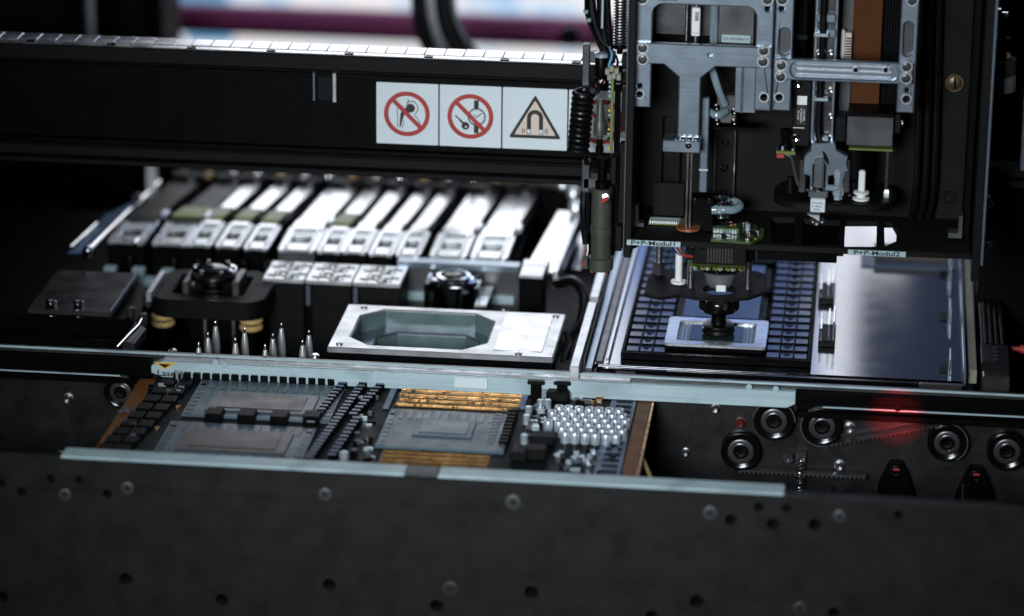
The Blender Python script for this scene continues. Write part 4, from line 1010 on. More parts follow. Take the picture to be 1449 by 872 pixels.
for (xa, xb) in band:
    cw = (xb-xa)/3
    for i in range(3):
        for j in range(17):
            if py_[j]+13 > jy1-4: continue
            if (i == 1) not in cells_:
                lp = [rrect(-cw/2+.25, cw/2-.25, -7.2, 7.2, .4, 2)]
                if i == 1: lp.append([(-3.0, 2.2), (-1.4, 2.2), (-1.4, -1.2), (1.4, -1.2), (1.4, 2.2), (3.0, 2.2), (3.0, 5.2), (-3.0, 5.2)])
                o = cells_[i == 1] = MB().plate(lp, 0, -2.2, .25, 'xy').build('cell', 'tray_chip', jt, True)
            else: o = cells_[i == 1].copy(); COL.objects.link(o)
            o.location = Vector((xa+(i+.5)*cw, py_[j]+7.4, ZJ-1.0))*MM; o.matrix_parent_inverse = WINV(jt)
            o.rotation_euler = (R(random.uniform(-.8, .8)), R(random.uniform(-.8, .8)), 0)
    for i in (1, 2):
        MB().box(xa+i*cw-.5, xa+i*cw+.5, jy0+4, jy1-4, ZJ-2, ZJ+.6, .2).build('grid_rib', 'tray_black', jt)
for j in range(0, 18, 1):
    for (xa, xb) in band: MB().box(xa, xb, py_[j]-.6, py_[j]+.2, ZJ-2, ZJ+.1, .2).build('cross_rib', 'tray_black', jt)
for y in (-12, 62, 132):
    MB().box(jx0+30.5, jx1-31.5, y-1.5, y+1.5, ZJ-3, ZJ+1, .4).build('divider', 'tray_black', jt)
    for x in (jx0+34, jx1-36): MB().box(x-2.4, x+2.4, y-5, y+5, ZJ-3, ZJ+2.2, .5).build('locator', 'tray_black', jt)
mb = MB()
for k in range(34): mb.box(jx0+4+k*3.8, jx0+6.4+k*3.8, jy0-2.2, jy0-1.6, ZT+.6, ZJ-1.2)
mb.build('front_fin', 'tray_black', jt)
# chips
for i, (y0, y1, m, lab) in enumerate(((-8, 58, 'chip_top', 'flat blue chip in the tray pocket behind the picked chip'), (66, 128, 'chip_top', 'flat chip in the farthest tray pocket under the head'))):
    c_ = thing('tray_chip', (153, (y0+y1)/2, ZJ-3), lab, 'chip', 'chips lying in the tray')
    MB().box(121, 187, y0, y1, ZJ-3.2, ZJ-.6, .3).build('chip_substrate', 'board', c_); MB().box(126, 182, y0+5, y1-5, ZJ-.5, ZJ+1.2, .4).build('chip_lid', 'tray_chip', c_)
q0 = [at(px, py, z=6) for px, py in ((943, 485), (1090, 490), (950, 445), (1092, 448))]
kx0, kx1, ky0, ky1 = 117.5, 190, -74, -15
pk = thing('picked_chip', (154, (ky0+ky1)/2, 0), 'large chip with silver rim and dark glassy centre under the suction cup', 'chip', 'chips lying in the tray')
del pk['group']
MB().plate([rrect(kx0, kx1, ky0, ky1, 3, 4)], 2.6, .2, .3, 'xy').build('chip_substrate', 'tray_black', pk)
MB().plate([rrect(kx0, kx1, ky0, ky1, 3, 4), rrect(kx0+8.5, kx1-8.5, ky0+8, ky1-8, 3, 4)], 4.6, 2.7, .4, 'xy').build('silver_rim', 'alu_bright', pk)
MB().box(kx0+8.7, kx1-8.7, ky0+8.2, ky1-8.2, 2.7, 3.0).build('dark_field', 'teal', pk)
MB().box(kx0+17, kx1-18, ky0+13, ky1-13, 3.05, 3.8, .2).build('die', 'die_green', pk)
for x in (kx0+11.5, kx0+14, kx1-14.5, kx1-12): MB().box(x, x+.9, ky0+10, ky1-10, 3.05, 3.5, .1).build('trace_bar', 'alu', pk)

# ================================================================== PLACEMENT HEAD
HX0, HX1, HZ = 89, 333, 84
hd = thing('head_housing', (210, -50, HZ-4), 'black open housing of the placement head with base plate and labels', 'machine head')
MB().plate([[(HX0+5, HZ+3.3), (HX1-3, HZ+3.3), (HX1-3, 330), (HX0+5, 330)], rrect(*[v for v in vr(937, 165, 954, 268, -14)], 3, 4), rrect(*[v for v in vr(962, 190, 978, 268, -14)], 3, 4)], -14, -6, .5).build('back_panel', 'matte_black', hd)
MB().box(HX0+6, HX1-4, -5.5, -3.6, HZ+4, 329).build('back_backing', 'soft_black', hd)
MB().box(HX0, HX0+4.6, -92, -4, HZ-11, 330, .5).build('side_panel', 'soft_black', hd)
MB().box(HX0-1.4, HX0-.2, -90, -86, HZ-11, 330, .3).build('panel_edge', 'alu_dark', hd)
MB().box(HX1-2.6, HX1+3, -95, -4, HZ-16, 330, .5).build('side_panel', 'soft_black', hd)
MB().box(HX1+3.2, HX1+5.4, -96, -90, HZ-4, 330, .5).build('panel_edge', 'alu', hd)
MB().box(HX1-9, HX1-4, -60, -16, HZ+3, 330, .5).build('inner_post', 'black', hd)
# base plate with openings
def H(px, py, z=HZ+3): p_ = at(px, py, z=z); return p_.x, min(p_.y, -17.5)
ops = [[H(*p_) for p_ in ((1195, 313), (1241, 313), (1240, 349), (1195, 349))],
       [H(*p_) for p_ in ((1251, 315), (1263, 315), (1269, 326), (1268, 341), (1252, 349))],
       [H(*p_) for p_ in ((1092, 308), (1124, 308), (1123, 344), (1092, 343))],
       [H(*p_) for p_ in ((1136, 310), (1188, 312), (1188, 347), (1136, 346))],
       rrect(143, 172, -70, -44, 4, 4)]
MB().plate([rrect(HX0+4.8, HX1-2.8, -92, -3.8, 1, 2)]+ops, HZ+3, HZ-1, .4, 'xy').build('base_plate', 'matte_black', hd)
MB().plate([rrect(vr(1085, 0, 1135, 10, -92)[0], vr(1085, 0, 1200, 10, -92)[1], -91.7, -86, .5, 2)], HZ-1.3, HZ-8, .4, 'xy').build('front_lip', 'black', hd)
for i, (px0, py0, px1, py1, s) in enumerate(((887, 340, 963, 347, 'P+P-Modul1'), (1200, 350, 1282, 357, 'P+P-Modul2'))):
    x0, x1, z0, z1 = vr(px0, py0, px1, py1, -92.6)
    lb = MB().box(x0, x1, -93.4, -92.3, HZ-1.0, HZ+2.8, .1).build('name_label', 'pale_blue', hd)
    text('label_lettering', s, (x0+x1)/2, HZ+.9, 4.3, -93.55, 'ink', lb, sx=1.5)
for o_ in ops[2:4]:
    xs_, ys_ = [p_[0] for p_ in o_], [p_[1] for p_ in o_]
    MB().box(min(xs_)-3, max(xs_)+3, min(ys_)-2, -15, HZ-4, HZ-1.5, .4).build('darkening_cover', 'black', hd)  # black plate added below so these two openings stay dark
# angle brackets, knob and small fixings
x0, x1, z0, z1 = vr(898, 289, 912, 319, -60)
b = MB().plate([[(x0, z0), (x1, z0), (x1, z0+3), (x0+3, z0+3), (x0+3, z1), (x0, z1)]], -64, -56, .3).build('angle_bracket', 'alu_dark', hd)
x0, x1, z0, z1 = vr(1342, 302, 1362, 334, -60)
MB().plate([[(x1, z0), (x0, z0), (x0, z0+4), (x1-3, z0+4), (x1-3, z1), (x1, z1)]], -66, -56, .3).build('angle_bracket', 'alu_dark', hd)
x_, z_ = fx(1351, 117, -15)
kn = MB().lathe((x_, -14, z_), (0, -1, 0), [(7, -1), (7, 2), (6.2, 3), (5.2, 3), (5, 2)], 28).build('turn_fastener', 'gold_dim', hd)
MB().lathe((x_, -14, z_), (0, -1, 0), [(4.9, 0), (4.9, 2.6), (4, 3.2), (0, 3.2)], 24).build('fastener_head', 'gold_dim', kn)
MB().box(x_-.7, x_+.7, -18.2, -17.3, z_-4, z_+4).build('fastener_slot', 'black', kn)
x0, x1, z0, z1 = vr(1333, 271, 1352, 288, -14); 
MB().plate([rrect(x0, x1, z0, z1, 1.5, 3), circ((x0+x1)/2, (z0+z1)/2, 3.4, 18)], -16, -14.2, .3).build('grommet_plate', 'soft_black', hd)
for i, px in enumerate((1305, 1318, 1330)):
    a, b_ = fx(px, -5, -20), fx(px-8, 250, -20); c_ = fx(px-16, 310, -20)
    MB().tube(smooth_path([(a[0], -22, a[1]+40), (a[0], -22, a[1]), (b_[0], -24, b_[1]), (c_[0], -20, c_[1])]), 2.4, 8).build('hanging_cable', 'rubber', hd)
x0, x1, z0, z1 = vr(1012, 150, 1040, 285, -16)
rg = MB().box(x0, x1, -20, -14.3, z0, z1, .5).build('linear_guide', 'soft_black', hd)
for k in range(4):
    z = z0+8+k*(z1-z0-16)/3; MB().lathe(((x0+x1)/2, -20, z), (0, -1, 0), [(3, -.2), (3, .3), (2.2, .4), (1.4, -.1), (0, -.2)], 14).build('screw', 'black_gloss', rg)
for sx in (x0, x1): MB().box(sx-.6, sx+.6, -20.8, -20.1, z0, z1, .2).build('guide_edge', 'dark_steel', rg)
x0, x1, z0, z1 = vr(913, 285, 985, 320, -20)
fl_ = thing('flat_ribbon', ((x0+x1)/2, -30, HZ+3), 'grey flat ribbon plugged into an orange and white connector on the base plate', 'ribbon')
x0, x1, z0, z1 = vr(924, 270, 968, 318, -32)
MB().box(x0, x1, -33, -32, z0+4, z1+6, .2).build('ribbon', 'soft_black', fl_)
x0, x1, z0, z1 = vr(921, 315, 965, 324, -40)
MB().box(x0, x1, -42, -33, z0-2, z1-1, .3).build('kapton_strip', 'copper', fl_)
x0, x1, z0, z1 = vr(918, 326, 962, 334, -50)
MB().box(x0, x1, -55, -42.2, HZ+4.4, z1, .4).build('white_connector', 'sign_white', fl_)
MB().box(x0, x1+3, -57, -42, HZ+3.1, HZ+4.2, .2).build('green_base', 'lime', fl_)
for k in range(13): MB().box(x0+1+k*(x1-x0-2)/13, x0+2+k*(x1-x0-2)/13, -57.6, -55.2, HZ+4.4, HZ+6.2).build('contact', 'white', fl_)

# ---- left aluminium carriage
YA = -80
la = thing('lifting_carriage', (140, YA, 150), 'blue grey aluminium carriage with a T shaped arm, left side of the head', 'carriage', 'aluminium carriages of the placement head')
lx0, lx1 = 91.5, 187.2
def V(px, py, y=YA): return fx(px, py, y)
ztop = 330
xo0, xo1 = V(923, 35)[0], V(1070, 35)[0]; zo0, zo1 = V(1000, 62)[1], V(1000, 8)[1]
x921 = V(921, 120)[0]; z152 = V(909, 152)[1]; z157 = V(1080, 157)[1]; x1068 = V(1068, 120)[0]
zb = V(1000, 95)[1]
out = [(lx0, z152), (x921, z152), (x921, zb+3), (x1068, zb+3), (x1068, z157), (lx1, z157), (lx1, ztop), (lx0, ztop)]
def opening(x0, x1, z0, z1, r_):
    return [(x0, z0), (x1, z0)]+[p_ for p_ in rrect(x0, x1, z0, z1, r_, 6) if p_[1] > (z0+z1)/2]
op = opening(xo0, xo1, zo0-4, zo1, 7.5)
MB().plate([out, op, circ(*V(905, 122), 1.9), circ(*V(905, 133.5), 2.3), circ(*V(1081, 138), 2.6), circ(*V(1086, 13), 2.0), rrect(V(930, 0)[0], V(958, 0)[0], zo1+3.2, zo1+6, 1.2, 3)], YA, YA+9, .8).build('upper_frame', 'alu', la)
for px, py, r_ in ((905, 133.5, 3.6), (1081, 138, 3.9)):
    x_, z_ = V(px, py); MB().plate([circ(x_, z_, r_, 22), circ(x_, z_, r_-1.3, 22)], YA-.5, YA-.02, .25).build('bore_rim', 'alu_bright', la)
bx0, bx1 = lx0-.4, lx1-.4; zc0, zc1 = V(1000, 92)[1], V(1000, 62)[1]
st0, st1 = V(960, 150)[0], V(991, 150)[0]
zsl = V(977, 108)[1]; zst = V(975, 196)[1]
tb = [(bx0, zc0+.2), (V(940, 92)[0], zc0+.2), (st0, zsl), (st0, zst), (st1, zst), (st1, zsl), (V(1013, 92)[0], zc0), (bx1, zc0), (bx1, zc1), (bx0, zc1)]
MB().plate([tb, circ(*V(1005, 76), 1.4)], YA-4, YA-.2, .8).build('t_arm', 'alu', la)
for px, py in ((910, 66), (910, 82), (1081, 70), (1080, 85.5)): socket_screw(la, *[(V(px, py)[0]), YA-4, V(px, py)[1]], 4.0)
for px, py in ((1086, 0), (909, -1)): socket_screw(la, V(px, py)[0], YA, V(px, py)[1], 4.0)
x0, x1, z0, z1 = vr(938, 197, 991, 214, YA-6)
MB().box(x0, x1, YA-10, YA+8, z0, z1, .6).build('arm_foot', 'alu', la)
MB().lathe((V(974, 206, YA-10)[0], YA-10, V(974, 206, YA-10)[1]), (0, -1, 0), [(2.2, -.2), (2.2, .5), (1, .7), (0, .3)], 14).build('screw', 'chrome', la)
for px in (958, 968, 976, 986): 
    x_ = V(px, 195)[0]; MB().lathe((x_, YA-6, z1), (0, 0, 1), [(2.2, -.2), (2.2, 1.4), (1.4, 2), (0, 1.8)], 12).build('screw', 'chrome', la)
x0, x1, z0, z1 = vr(990, 140, 1002, 275, YA+6)
MB().box(x0, x1, YA+9.4, YA+15, z0, z1, .8).build('slide_bar', 'alu', la)
MB().box(x0-.3, x1+.3, YA+9.2, YA+15.2, z0-.1+16, z0+17.4, .2).build('bar_ring', 'alu_bright', la)
for px in (972, 977.5):
    x_ = V(px, 270, -70)[0]; z0 = V(975, 326, -70)[1]; z1 = V(975, 214, -70)[1]; MB().cyl((x_, -72, HZ), (x_, -72, z1), .95, 10).build('guide_rod', 'screw', la)
x_, z_ = V(974, 327, -72)
MB().lathe((x_, -72, HZ+6), (0, 0, 1), [(3.5, 0), (8.5, 0), (8.7, .7), (8.5, 1.6), (3.5, 1.6)], 32).build('copper_washer', 'copper', la)
MB().lathe((x_, -72, HZ+3.1), (0, 0, 1), [(4.2, 0), (4.2, 2.8)], 18).build('rod_bush', 'black', la)
x0, x1, z0, z1 = vr(978, 277, 1010, 340, -60)
bb = MB().box(x0, x1, -68, -52, HZ+3.2, z1, .6).build('slide_block', 'black', la)
for px in (984, 1003): x_, zz = V(px, 284, -68); MB().lathe((x_, -68, zz), (0, -1, 0), [(1.6, -.2), (1.6, .6), (0, .5)], 10).build('screw', 'chrome', bb)
# inside the opening: dark panel, tag, tubes, label
MB().box(xo0-4, xo1+4, -50, -47, zo0-2, ztop, .3).build('motor_cover', 'dark_steel', la)
x0, x1, z0, z1 = vr(1016, -20, 1068, 62, -60); MB().box(x0, x1, -62, -51, z0, z1, .6).build('motor_body', 'alu_dark', la)
x0, x1, z0, z1 = vr(1021, 50, 1062, 61, -64)
lb = MB().box(x0, x1, -64, -62.3, z0, z1, .2).build('type_label', 'pale_blue', la)
text('label_lettering', 'S20 03058860-01', (x0+x1)/2, (z0+z1)/2, 2.6, -64.15, 'ink', lb)
x0, x1, z0, z1 = vr(979, 10, 991, 50, -66)
MB().cyl(((x0+x1)/2, -66, z0-7), ((x0+x1)/2, -66, z1+14), 1.7, 12).build('tag_rod', 'screw', la)
tg = MB().box(x0, x1, -69, -64, z0, z1, .5).build('white_tag', 'white', la)
mb = MB()
for k in range(5): mb.box(x0+2.3, x1-1, -69.25, -69.02, z1-9+k*1.3, z1-8.2+k*1.3)
for k in range(9): mb.box(x0+.5+k*.28*2, x0+.8+k*.56, -69.2, -69.02, z0+2, z0+2.5)
mb.build('tag_print', 'ink', tg)
for px in (1008, 1013): x_ = V(px, 30, -62)[0]; MB().cyl((x_, -62, zc1-4), (x_, -62, ztop), 1.5, 12).build('air_tube', 'tube_blue', la)
x_ = V(1011, 20, -62)[0]; MB().cyl((x_, -64, V(1011, 42)[1]), (x_, -64, ztop), 3.0, 14).build('tube_sleeve', 'tube_blue', la)
x_ = V(972, 30, -58)[0]; MB().cyl((x_, -58, zc1-4), (x_, -58, ztop), 1.3, 12).build('spindle', 'screw', la)
pp_ = [at(x, y, y=yy) for x, y, yy in ((1007, 95, -62), (1012, 112, -64), (1018, 130, -66), (1026, 148, -62))]
MB().tube(smooth_path(pp_), 2.6, 10).build('bent_hose', 'tube_blue', la)
pp_ = [at(x, y, y=yy) for x, y, yy in ((1005, 159, -64), (1015, 163, -68), (1027, 158, -62))]
MB().tube(smooth_path(pp_), 2.8, 10).build('lower_hose', 'tube_blue', la)
x0, x1, z0, z1 = vr(1014, 135, 1042, 175, -60)
vb = MB().box(x0, x1, -60, -50, z0, z1, .8).build('valve_body', 'alu_dark', la)
for px, py in ((1015, 173), (1039, 158), (1039, 173), (1014, 152)): x_, zz = V(px, py, -60); MB().lathe((x_, -60, zz), (0, -1, 0), [(2.6, -.2), (2.6, .8), (1.4, 1.2), (0, .8)], 12).build('screw', 'black_gloss', vb)
x0, x1, z0, z1 = vr(1040, 92, 1070, 160, -66); MB().box(x0, x1, -66, -54, z0, z1, .5).build('bright_column', 'alu', la)
MB().box(x0+4, x0+6, -66.4, -66.05, z0, z1).build('column_line', 'alu_dark', la)
x0, x1, z0, z1 = vr(1005, 178, 1075, 183, -50); MB().box(x0, x1, -54, -40, z0, z1, .3).build('lower_shelf', 'black', la)

# ---- right aluminium carriage
ra = thing('slotted_carriage', (237, YA, 178), 'aluminium carriage of two slotted posts joined by a grooved crossbar, right side of the head', 'carriage', 'aluminium carriages of the placement head')
px0_, px1_ = lx1+1.2, V(1121, 80)[0]
def slot(px0, py0, px1, py1): x0, x1, z0, z1 = vr(px0, py0, px1, py1, YA); return rrect(x0, x1, z0, z1, 3.4, 6)
s1 = slot(1102.5, 40, 1117, 79)
MB().plate([[(px0_, V(1105, 157)[1]), (px1_, V(1105, 157)[1]), (px1_, ztop), (px0_, ztop)], s1, circ(*V(1106, 13), 2.0), circ(*V(1102.5, 138), 2.6)], YA, YA+9, .8).build('post', 'alu', ra)
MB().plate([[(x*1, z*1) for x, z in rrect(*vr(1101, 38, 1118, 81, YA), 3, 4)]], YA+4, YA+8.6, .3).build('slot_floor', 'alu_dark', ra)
qx0, qx1 = V(1272, 80)[0], V(1297, 80)[0]
s2 = slot(1278, 31, 1291, 80); kh = [circ(*V(1283.5, 129), 1.8), ]
MB().plate([[(qx0, V(1280, 160)[1]), (qx1, V(1280, 160)[1]), (qx1, ztop), (qx0, ztop)], s2, circ(*V(1283.5, 128), 1.8), circ(*V(1282.5, 140.5), 2.7)], YA, YA+9, .8).build('post', 'alu', ra)
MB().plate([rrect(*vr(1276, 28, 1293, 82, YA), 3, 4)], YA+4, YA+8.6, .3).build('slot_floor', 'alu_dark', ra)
for px, py, r_ in ((1102.5, 138, 3.9), (1282.5, 140.5, 4.0)):
    x_, z_ = V(px, py); MB().plate([circ(x_, z_, r_, 22), circ(x_, z_, r_-1.3, 22)], YA-.5, YA-.02, .25).build('bore_rim', 'alu_bright', ra)
zx0, zx1 = V(1195, 114)[1], V(1195, 84)[1]
pk0 = rrect(V(1119, 99)[0], V(1271, 99)[0], zx0+2.2, zx1-2.2, 4.5, 6)
MB().plate([[(px0_, zx0), (qx1-2, zx0), (qx1-2, zx1), (px0_, zx1)], pk0], YA-5, YA-1.8, .8).build('crossbar', 'alu', ra)
MB().box(px0_+.5, qx1-2.5, YA-1.7, YA-.3, zx0+.4, zx1-.4, .1).build('crossbar_web', 'alu', ra)
for dz in (.24, .5, .76): z = zx0+(zx1-zx0)*dz; MB().box(V(1127, 99)[0], V(1261 if dz != .5 else 1262, 99)[0], YA-3.2, YA-1.8, z-.8, z+.8, .4).build('milled_rib', 'alu_bright', ra)
for px in (1211, 1253.5): x_, z_ = V(px, 99, YA-3); MB().plate([circ(x_, z_, 2.4, 18), circ(x_, z_, 1.7, 18)], YA-4, YA-1.6, .2).build('bore_rim', 'alu_bright', ra); MB().cyl((x_, YA-1.9, z_), (x_, YA-3.6, z_), 1.75, 14).build('bore', 'black', ra)
for px, py in ((1106, 90), (1105, 106), (1283, 92), (1282, 108.5)): socket_screw(ra, V(px, py)[0], YA-5, V(px, py)[1], 4.0)
for px, py in ((1107, 0), (1291, 1)): socket_screw(ra, V(px, py)[0], YA, V(px, py)[1], 4.0)
MB().box(px0_-4, px1_+2, YA-4.5, YA-.6, V(1110, 110)[1], V(1110, 62)[1], .4) if False else None

# ---- middle: guide unit with black cable, actuator, kapton flex, ribbed curtain, grey box
gu = thing('slim_guide_unit', (228, -60, 130), 'slim grey linear guide with black cable running down to a clear lens holder', 'guide')
x0, x1, z0, z1 = vr(1151, -60, 1185, 200, -60)
MB().box(x0, x1, -60, -52, z0, ztop, .6).build('guide_rail', 'dark_steel', gu)
for sx in (x0+1.4, x1-1.4): MB().box(sx-.9, sx+.9, -61.5, -60.1, z0, ztop, .3).build('guide_flange', 'alu', gu)
for py in (48, 75, 128, 165, 195):
    for px in (1158, 1176): x_, zz = V(px, py, -61); MB().lathe((x_, -60, zz), (0, -1, 0), [(2.2, -.1), (2.2, 1.2), (1.3, 1.6), (0, 1.1)], 12).build('screw', 'screw', gu)
for py in (47, 26): x0_, x1_, z0_, z1_ = vr(1156, py-7, 1183, py+5, -62); MB().box(x0_, x1_, -64, -61, z0_, z1_, .6).build('clamp_block', 'alu', gu)
pp_ = [at(x, y, y=yy) for x, y, yy in ((1168, -40, -66), (1165, 20, -66), (1164, 60, -66), (1160, 130, -66), (1158, 190, -68), (1170, 225, -70), (1186, 262, -66), (1190, 285, -60))]
MB().tube(smooth_path(pp_), 2.4, 10).build('black_cable', 'rubber', gu)
for py in (49, 140, 196): x_, zz = V(1162, py, -67); MB().box(x_-5, x_+5, -69.5, -63.5, zz-1.2, zz+1.2, .4).build('cable_tie', 'cap_silver', gu)
x0, x1, z0, z1 = vr(1122, 114, 1147, 206, -58)
ac = thing('small_actuator', ((x0+x1)/2, -55, z0), 'dark flat actuator with white printed label and a green board below it', 'actuator')
MB().box(x0, x1, -60, -50, z0, z1, .6).build('actuator_body', 'soft_black', ac)
lx_, lx2, lz0, lz1 = vr(1127, 149, 1141, 177, -60.4)
lb = MB().box(lx_, lx2, -60.5, -60.1, lz0, lz1, .1).build('label', 'ink', ac)
wl = vr(1128, 136, 1142, 149, -60.4); MB().box(wl[0], wl[1], -60.5, -60.1, wl[2]+.2, wl[3], .1).build('white_patch', 'white', ac)
for k, s in enumerate(('ALM AS', '03092205-01', 'BEFH 073')): text('label_lettering', s, lx_+1.4+k*2.0, (lz0+lz1)/2, 1.7, -60.6, 'white', lb, rot=90, sx=1.15)
x_, zz = V(1129, 119, -60); MB().lathe((x_, -60, zz), (0, -1, 0), [(3, -.2), (3, 1), (2, 1.4), (0, .8)], 14).build('screw', 'chrome', ac)
x_, zz = V(1126, 195, -60); MB().lathe((x_, -60, zz), (0, -1, 0), [(3, -.2), (3, 1), (2, 1.4), (0, .8)], 14).build('screw', 'chrome', ac)
zz = V(1135, 181, -60)[1]; MB().box(lx_-2, lx2-1, -60.5, -60.1, zz-.35, zz+.35).build('white_line', 'sign_beige', ac)
x0, x1, z0, z1 = vr(1099, 207, 1126, 215, -56); MB().box(x0, x1, -64, -50, z0, z1-1.5, .3).build('green_board', 'lime', ac)
for k in range(5): MB().box(x0+1+k*2.4, x0+2.8+k*2.4, -63, -60, z1-1.4, z1+random.uniform(0, 2), .3).build('board_part', ('black', 'cap_silver', 'soft_black')[k % 3], ac)
x_, zz = V(1112, 195, -56); MB().lathe((x_, -57, z1-1.4), (0, 0, 1), [(4.2, 0), (4.2, 3), (3, 4), (3, 9), (4, 10), (4, 14), (0, 14)], 16).build('black_cap', 'black_gloss', ac)
x0, x1, z0, z1 = vr(1099, 216, 1110, 222, -62); MB().box(x0, x1, -66, -58, z0, z1, .4).build('red_connector', 'red', ac)
pp_ = [at(x, y, y=-62) for x, y in ((1110, 218), (1120, 224), (1124, 240), (1130, 262), (1144, 270))]
MB().tube(smooth_path(pp_), 1.2, 8).build('grey_wire', 'alu_dark', ac)
kf = thing('kapton_flex', (258, -40, 178), 'orange brown flexible strip hanging behind the grooved crossbar', 'strip')
a, b_, c_, d_ = fx(1209, -5, -38), fx(1250, -5, -38), fx(1243, 162, -38), fx(1203, 162, -38)
k2 = fx(1246, 80, -38)
MB().plate([[(a[0]+1, ztop), (b_[0]+1, ztop), b_, k2, c_, d_, a]], -38, -36.8, .1).build('flex_strip', 'kapton', kf)
rc = thing('ribbed_curtain', (270, -32, 178), 'black ribbed flat cable hanging right of the orange strip', 'cable')
x0, x1, z0, z1 = vr(1238, -5, 1274, 162, -32)
for k in range(9): xx = x0+(x1-x0)*k/9; MB().cyl((xx+1, -32, z0), (xx+1, -32, ztop), 1.1, 8).build('cable_core', 'rubber', rc)
x0, x1, z0, z1 = vr(1190, -60, 1207, 162, -36)
gs = MB().box(x0, x1, -35.5, -33, z0, ztop, .3).build('grey_strip', 'alu_dark', rc)
x0, x1, z0, z1 = vr(1190, 42, 1200, 83, -44); wt = thing('white_plug', ((x0+x1)/2, -44, z0), 'white plug with a small barcode left of the orange strip', 'plug')
MB().box(x0, x1-2, -46, -40, z0, z1, 1.0).build('plug_body', 'white', wt); MB().box(x1-1.8, x1+2.5, -45, -40, z0, z1-2, .4).build('plug_side', 'sign_beige', wt)
mb = MB()
for k in range(8): mb.box(x1-1.4, x1+2.2, -45.3, -45.02, z0+1+k*1.9, z0+2+k*1.9)
mb.build('barcode', 'ink', wt)
x0, x1, z0, z1 = vr(1198, 166, 1264, 207, -66)
gb = thing('grey_box', ((x0+x1)/2, -55, z0), 'plain grey box with a green board under it, hanging under the orange strip', 'box')
MB().box(x0, x1, -66, -44, z0, z1, .6).build('box_body', 'alu_dark', gb)
MB().box(x0+.5, x1, -65, -40, z1+.2, z1+2.6, .4).build('box_lid', 'black', gb)
MB().box(x0+2, x1+.4, -67, -42, z0-3.2, z0-1.6, .3).build('green_board', 'lime', gb)
MB().box(x1+.4, x1+5, -60, -46, z0+8, z1+1, .5).build('side_tab', 'soft_black', gb)
MB().lathe((x1+5, -54, z0+14), (1, 0, 0), [(2.4, 0), (2.4, 1.4), (1.4, 2), (0, 1.6)], 12).build('screw', 'screw', gb)
MB().box(x0-8, x0-.6, -62, -46, z0+1, z1-2, .5).build('side_block', 'soft_black', gb)
xm = (x0+x1)/2
MB().lathe((xm-9, -54, z0-3.4), (0, 0, -1), [(11, 0), (11, 22), (9, 24), (9, 30), (0, 30)], 24).build('motor_can', 'black', gb)

hb2 = thing('inner_hose_bundle', (208, -40, 190), 'dark hoses hanging between the two aluminium carriages of the head', 'hoses')
for k, (px, dx) in enumerate(((1126, 0), (1132, 3), (1140, -2))):
    MB().tube(smooth_path([at(px, -40, y=-40-k*4), at(px, 10, y=-40-k*4), at(px+dx, 50, y=-44-k*3), at(px+dx*2, 85, y=-42), at(px+4, 118, y=-40)]), 2.6-k*.4, 8).build('hose', 'rubber', hb2)
x_, zz = V(1131, 52, -58); MB().box(x_-6, x_+6, -60, -54, zz-2, zz+2, .5).build('hose_clip', 'soft_black', hb2)
# ---- camera unit on round black dish
cd_ = thing('dish_plate', (232, -55, HZ+14), 'round black dish plate carrying rods, clear lens holder and white plunger', 'plate')
x0, x1, z0, z1 = vr(1094, 282, 1268, 305, -60)
zd = at(1181, 303, y=-86).z
dc = at(1181, 292, z=zd+4)
prof = [((x0+x1)/2+(x1-x0)/2*math.cos(a_)*(1-.10*abs(math.sin(a_))), -52+32*math.sin(a_)) for a_ in [2*PI*k/40 for k in range(40)]]
ell = rrect(x0, x1, -79, -20, 22, 8)
MB().plate([ell], zd+5, zd, 1.2, 'xy').build('dish', 'soft_black', cd_)
MB().box(x0+30, x1-30, -24, -14.2, zd-4, zd-.2, .6).build('dish_arm', 'black', cd_)
for px, py0, py1, r_, m in ((1255, 213, 292, 1.7, 'dark_steel'), (1119, 250, 282, 2.6, 'soft_black'), (1203, 250, 280, 2.2, 'screw'), (1186, 262, 295, 2.3, 'screw')):
    x_ = V(px, 250, -56)[0]; zt_ = V(px, py0, -56)[1]; MB().cyl((x_, -56, zd+5), (x_, -56, zt_), r_, 12, .3).build('rod', m, cd_)
x_ = V(1255, 290, -56)[0]; MB().lathe((x_, -56, zd+5), (0, 0, 1), [(3.6, 0), (3.6, 4), (2.6, 6)], 6).build('hex_nut', 'screw', cd_)
x_ = V(1219, 270, -66)[0]
wp = thing('white_plunger', (x_, -66, zd+5), 'white plastic plunger with flanged foot standing on the dish plate', 'plunger')
zt_ = V(1222, 241, -66)[1]
MB().lathe((x_, -66, zd+5.1), (0, 0, 1), [(4.6, 0), (6, .3), (6, 1.6), (3.2, 2.2), (3.2, 4.4), (5.6, 4.8), (5.6, 6), (3.2, 6.6)], 20).build('flanged_foot', 'white', wp)
MB().box(x_-2.3, x_+2.3, -68.3, -63.7, zd+11.7, zt_, .8).build('stem', 'white', wp)
lh = thing('lens_holder', (228, -72, HZ+16), 'aluminium lens holder with clear glass vial and pale printed block', 'lens holder')
pl = [V(x, y, -72) for x, y in ((1148, 203), (1182, 203), (1184, 213), (1200, 222), (1198, 232), (1201, 243), (1172, 250), (1172, 276), (1146, 276), (1146, 250), (1136, 246), (1138, 222), (1147, 214))]
zi = rrect(*vr(1150, 232, 1168, 266, -72), 1.5, 4)
MB().plate([pl, zi], -72, -64, .6).build('bracket', 'alu', lh)
x0, x1, z0, z1 = vr(1150, 222, 1168, 268, -74)
MB().box(x0+1, x1-1, -76.5, -72.2, z0, z1, 1.5).build('vial', 'clear', lh)
MB().lathe(((x0+x1)/2, -75, z0-.5), (0, 0, 1), [(4, 0), (4.4, 1), (4.4, 3), (0, 3.4)], 18).build('vial_seat', 'chrome', lh)
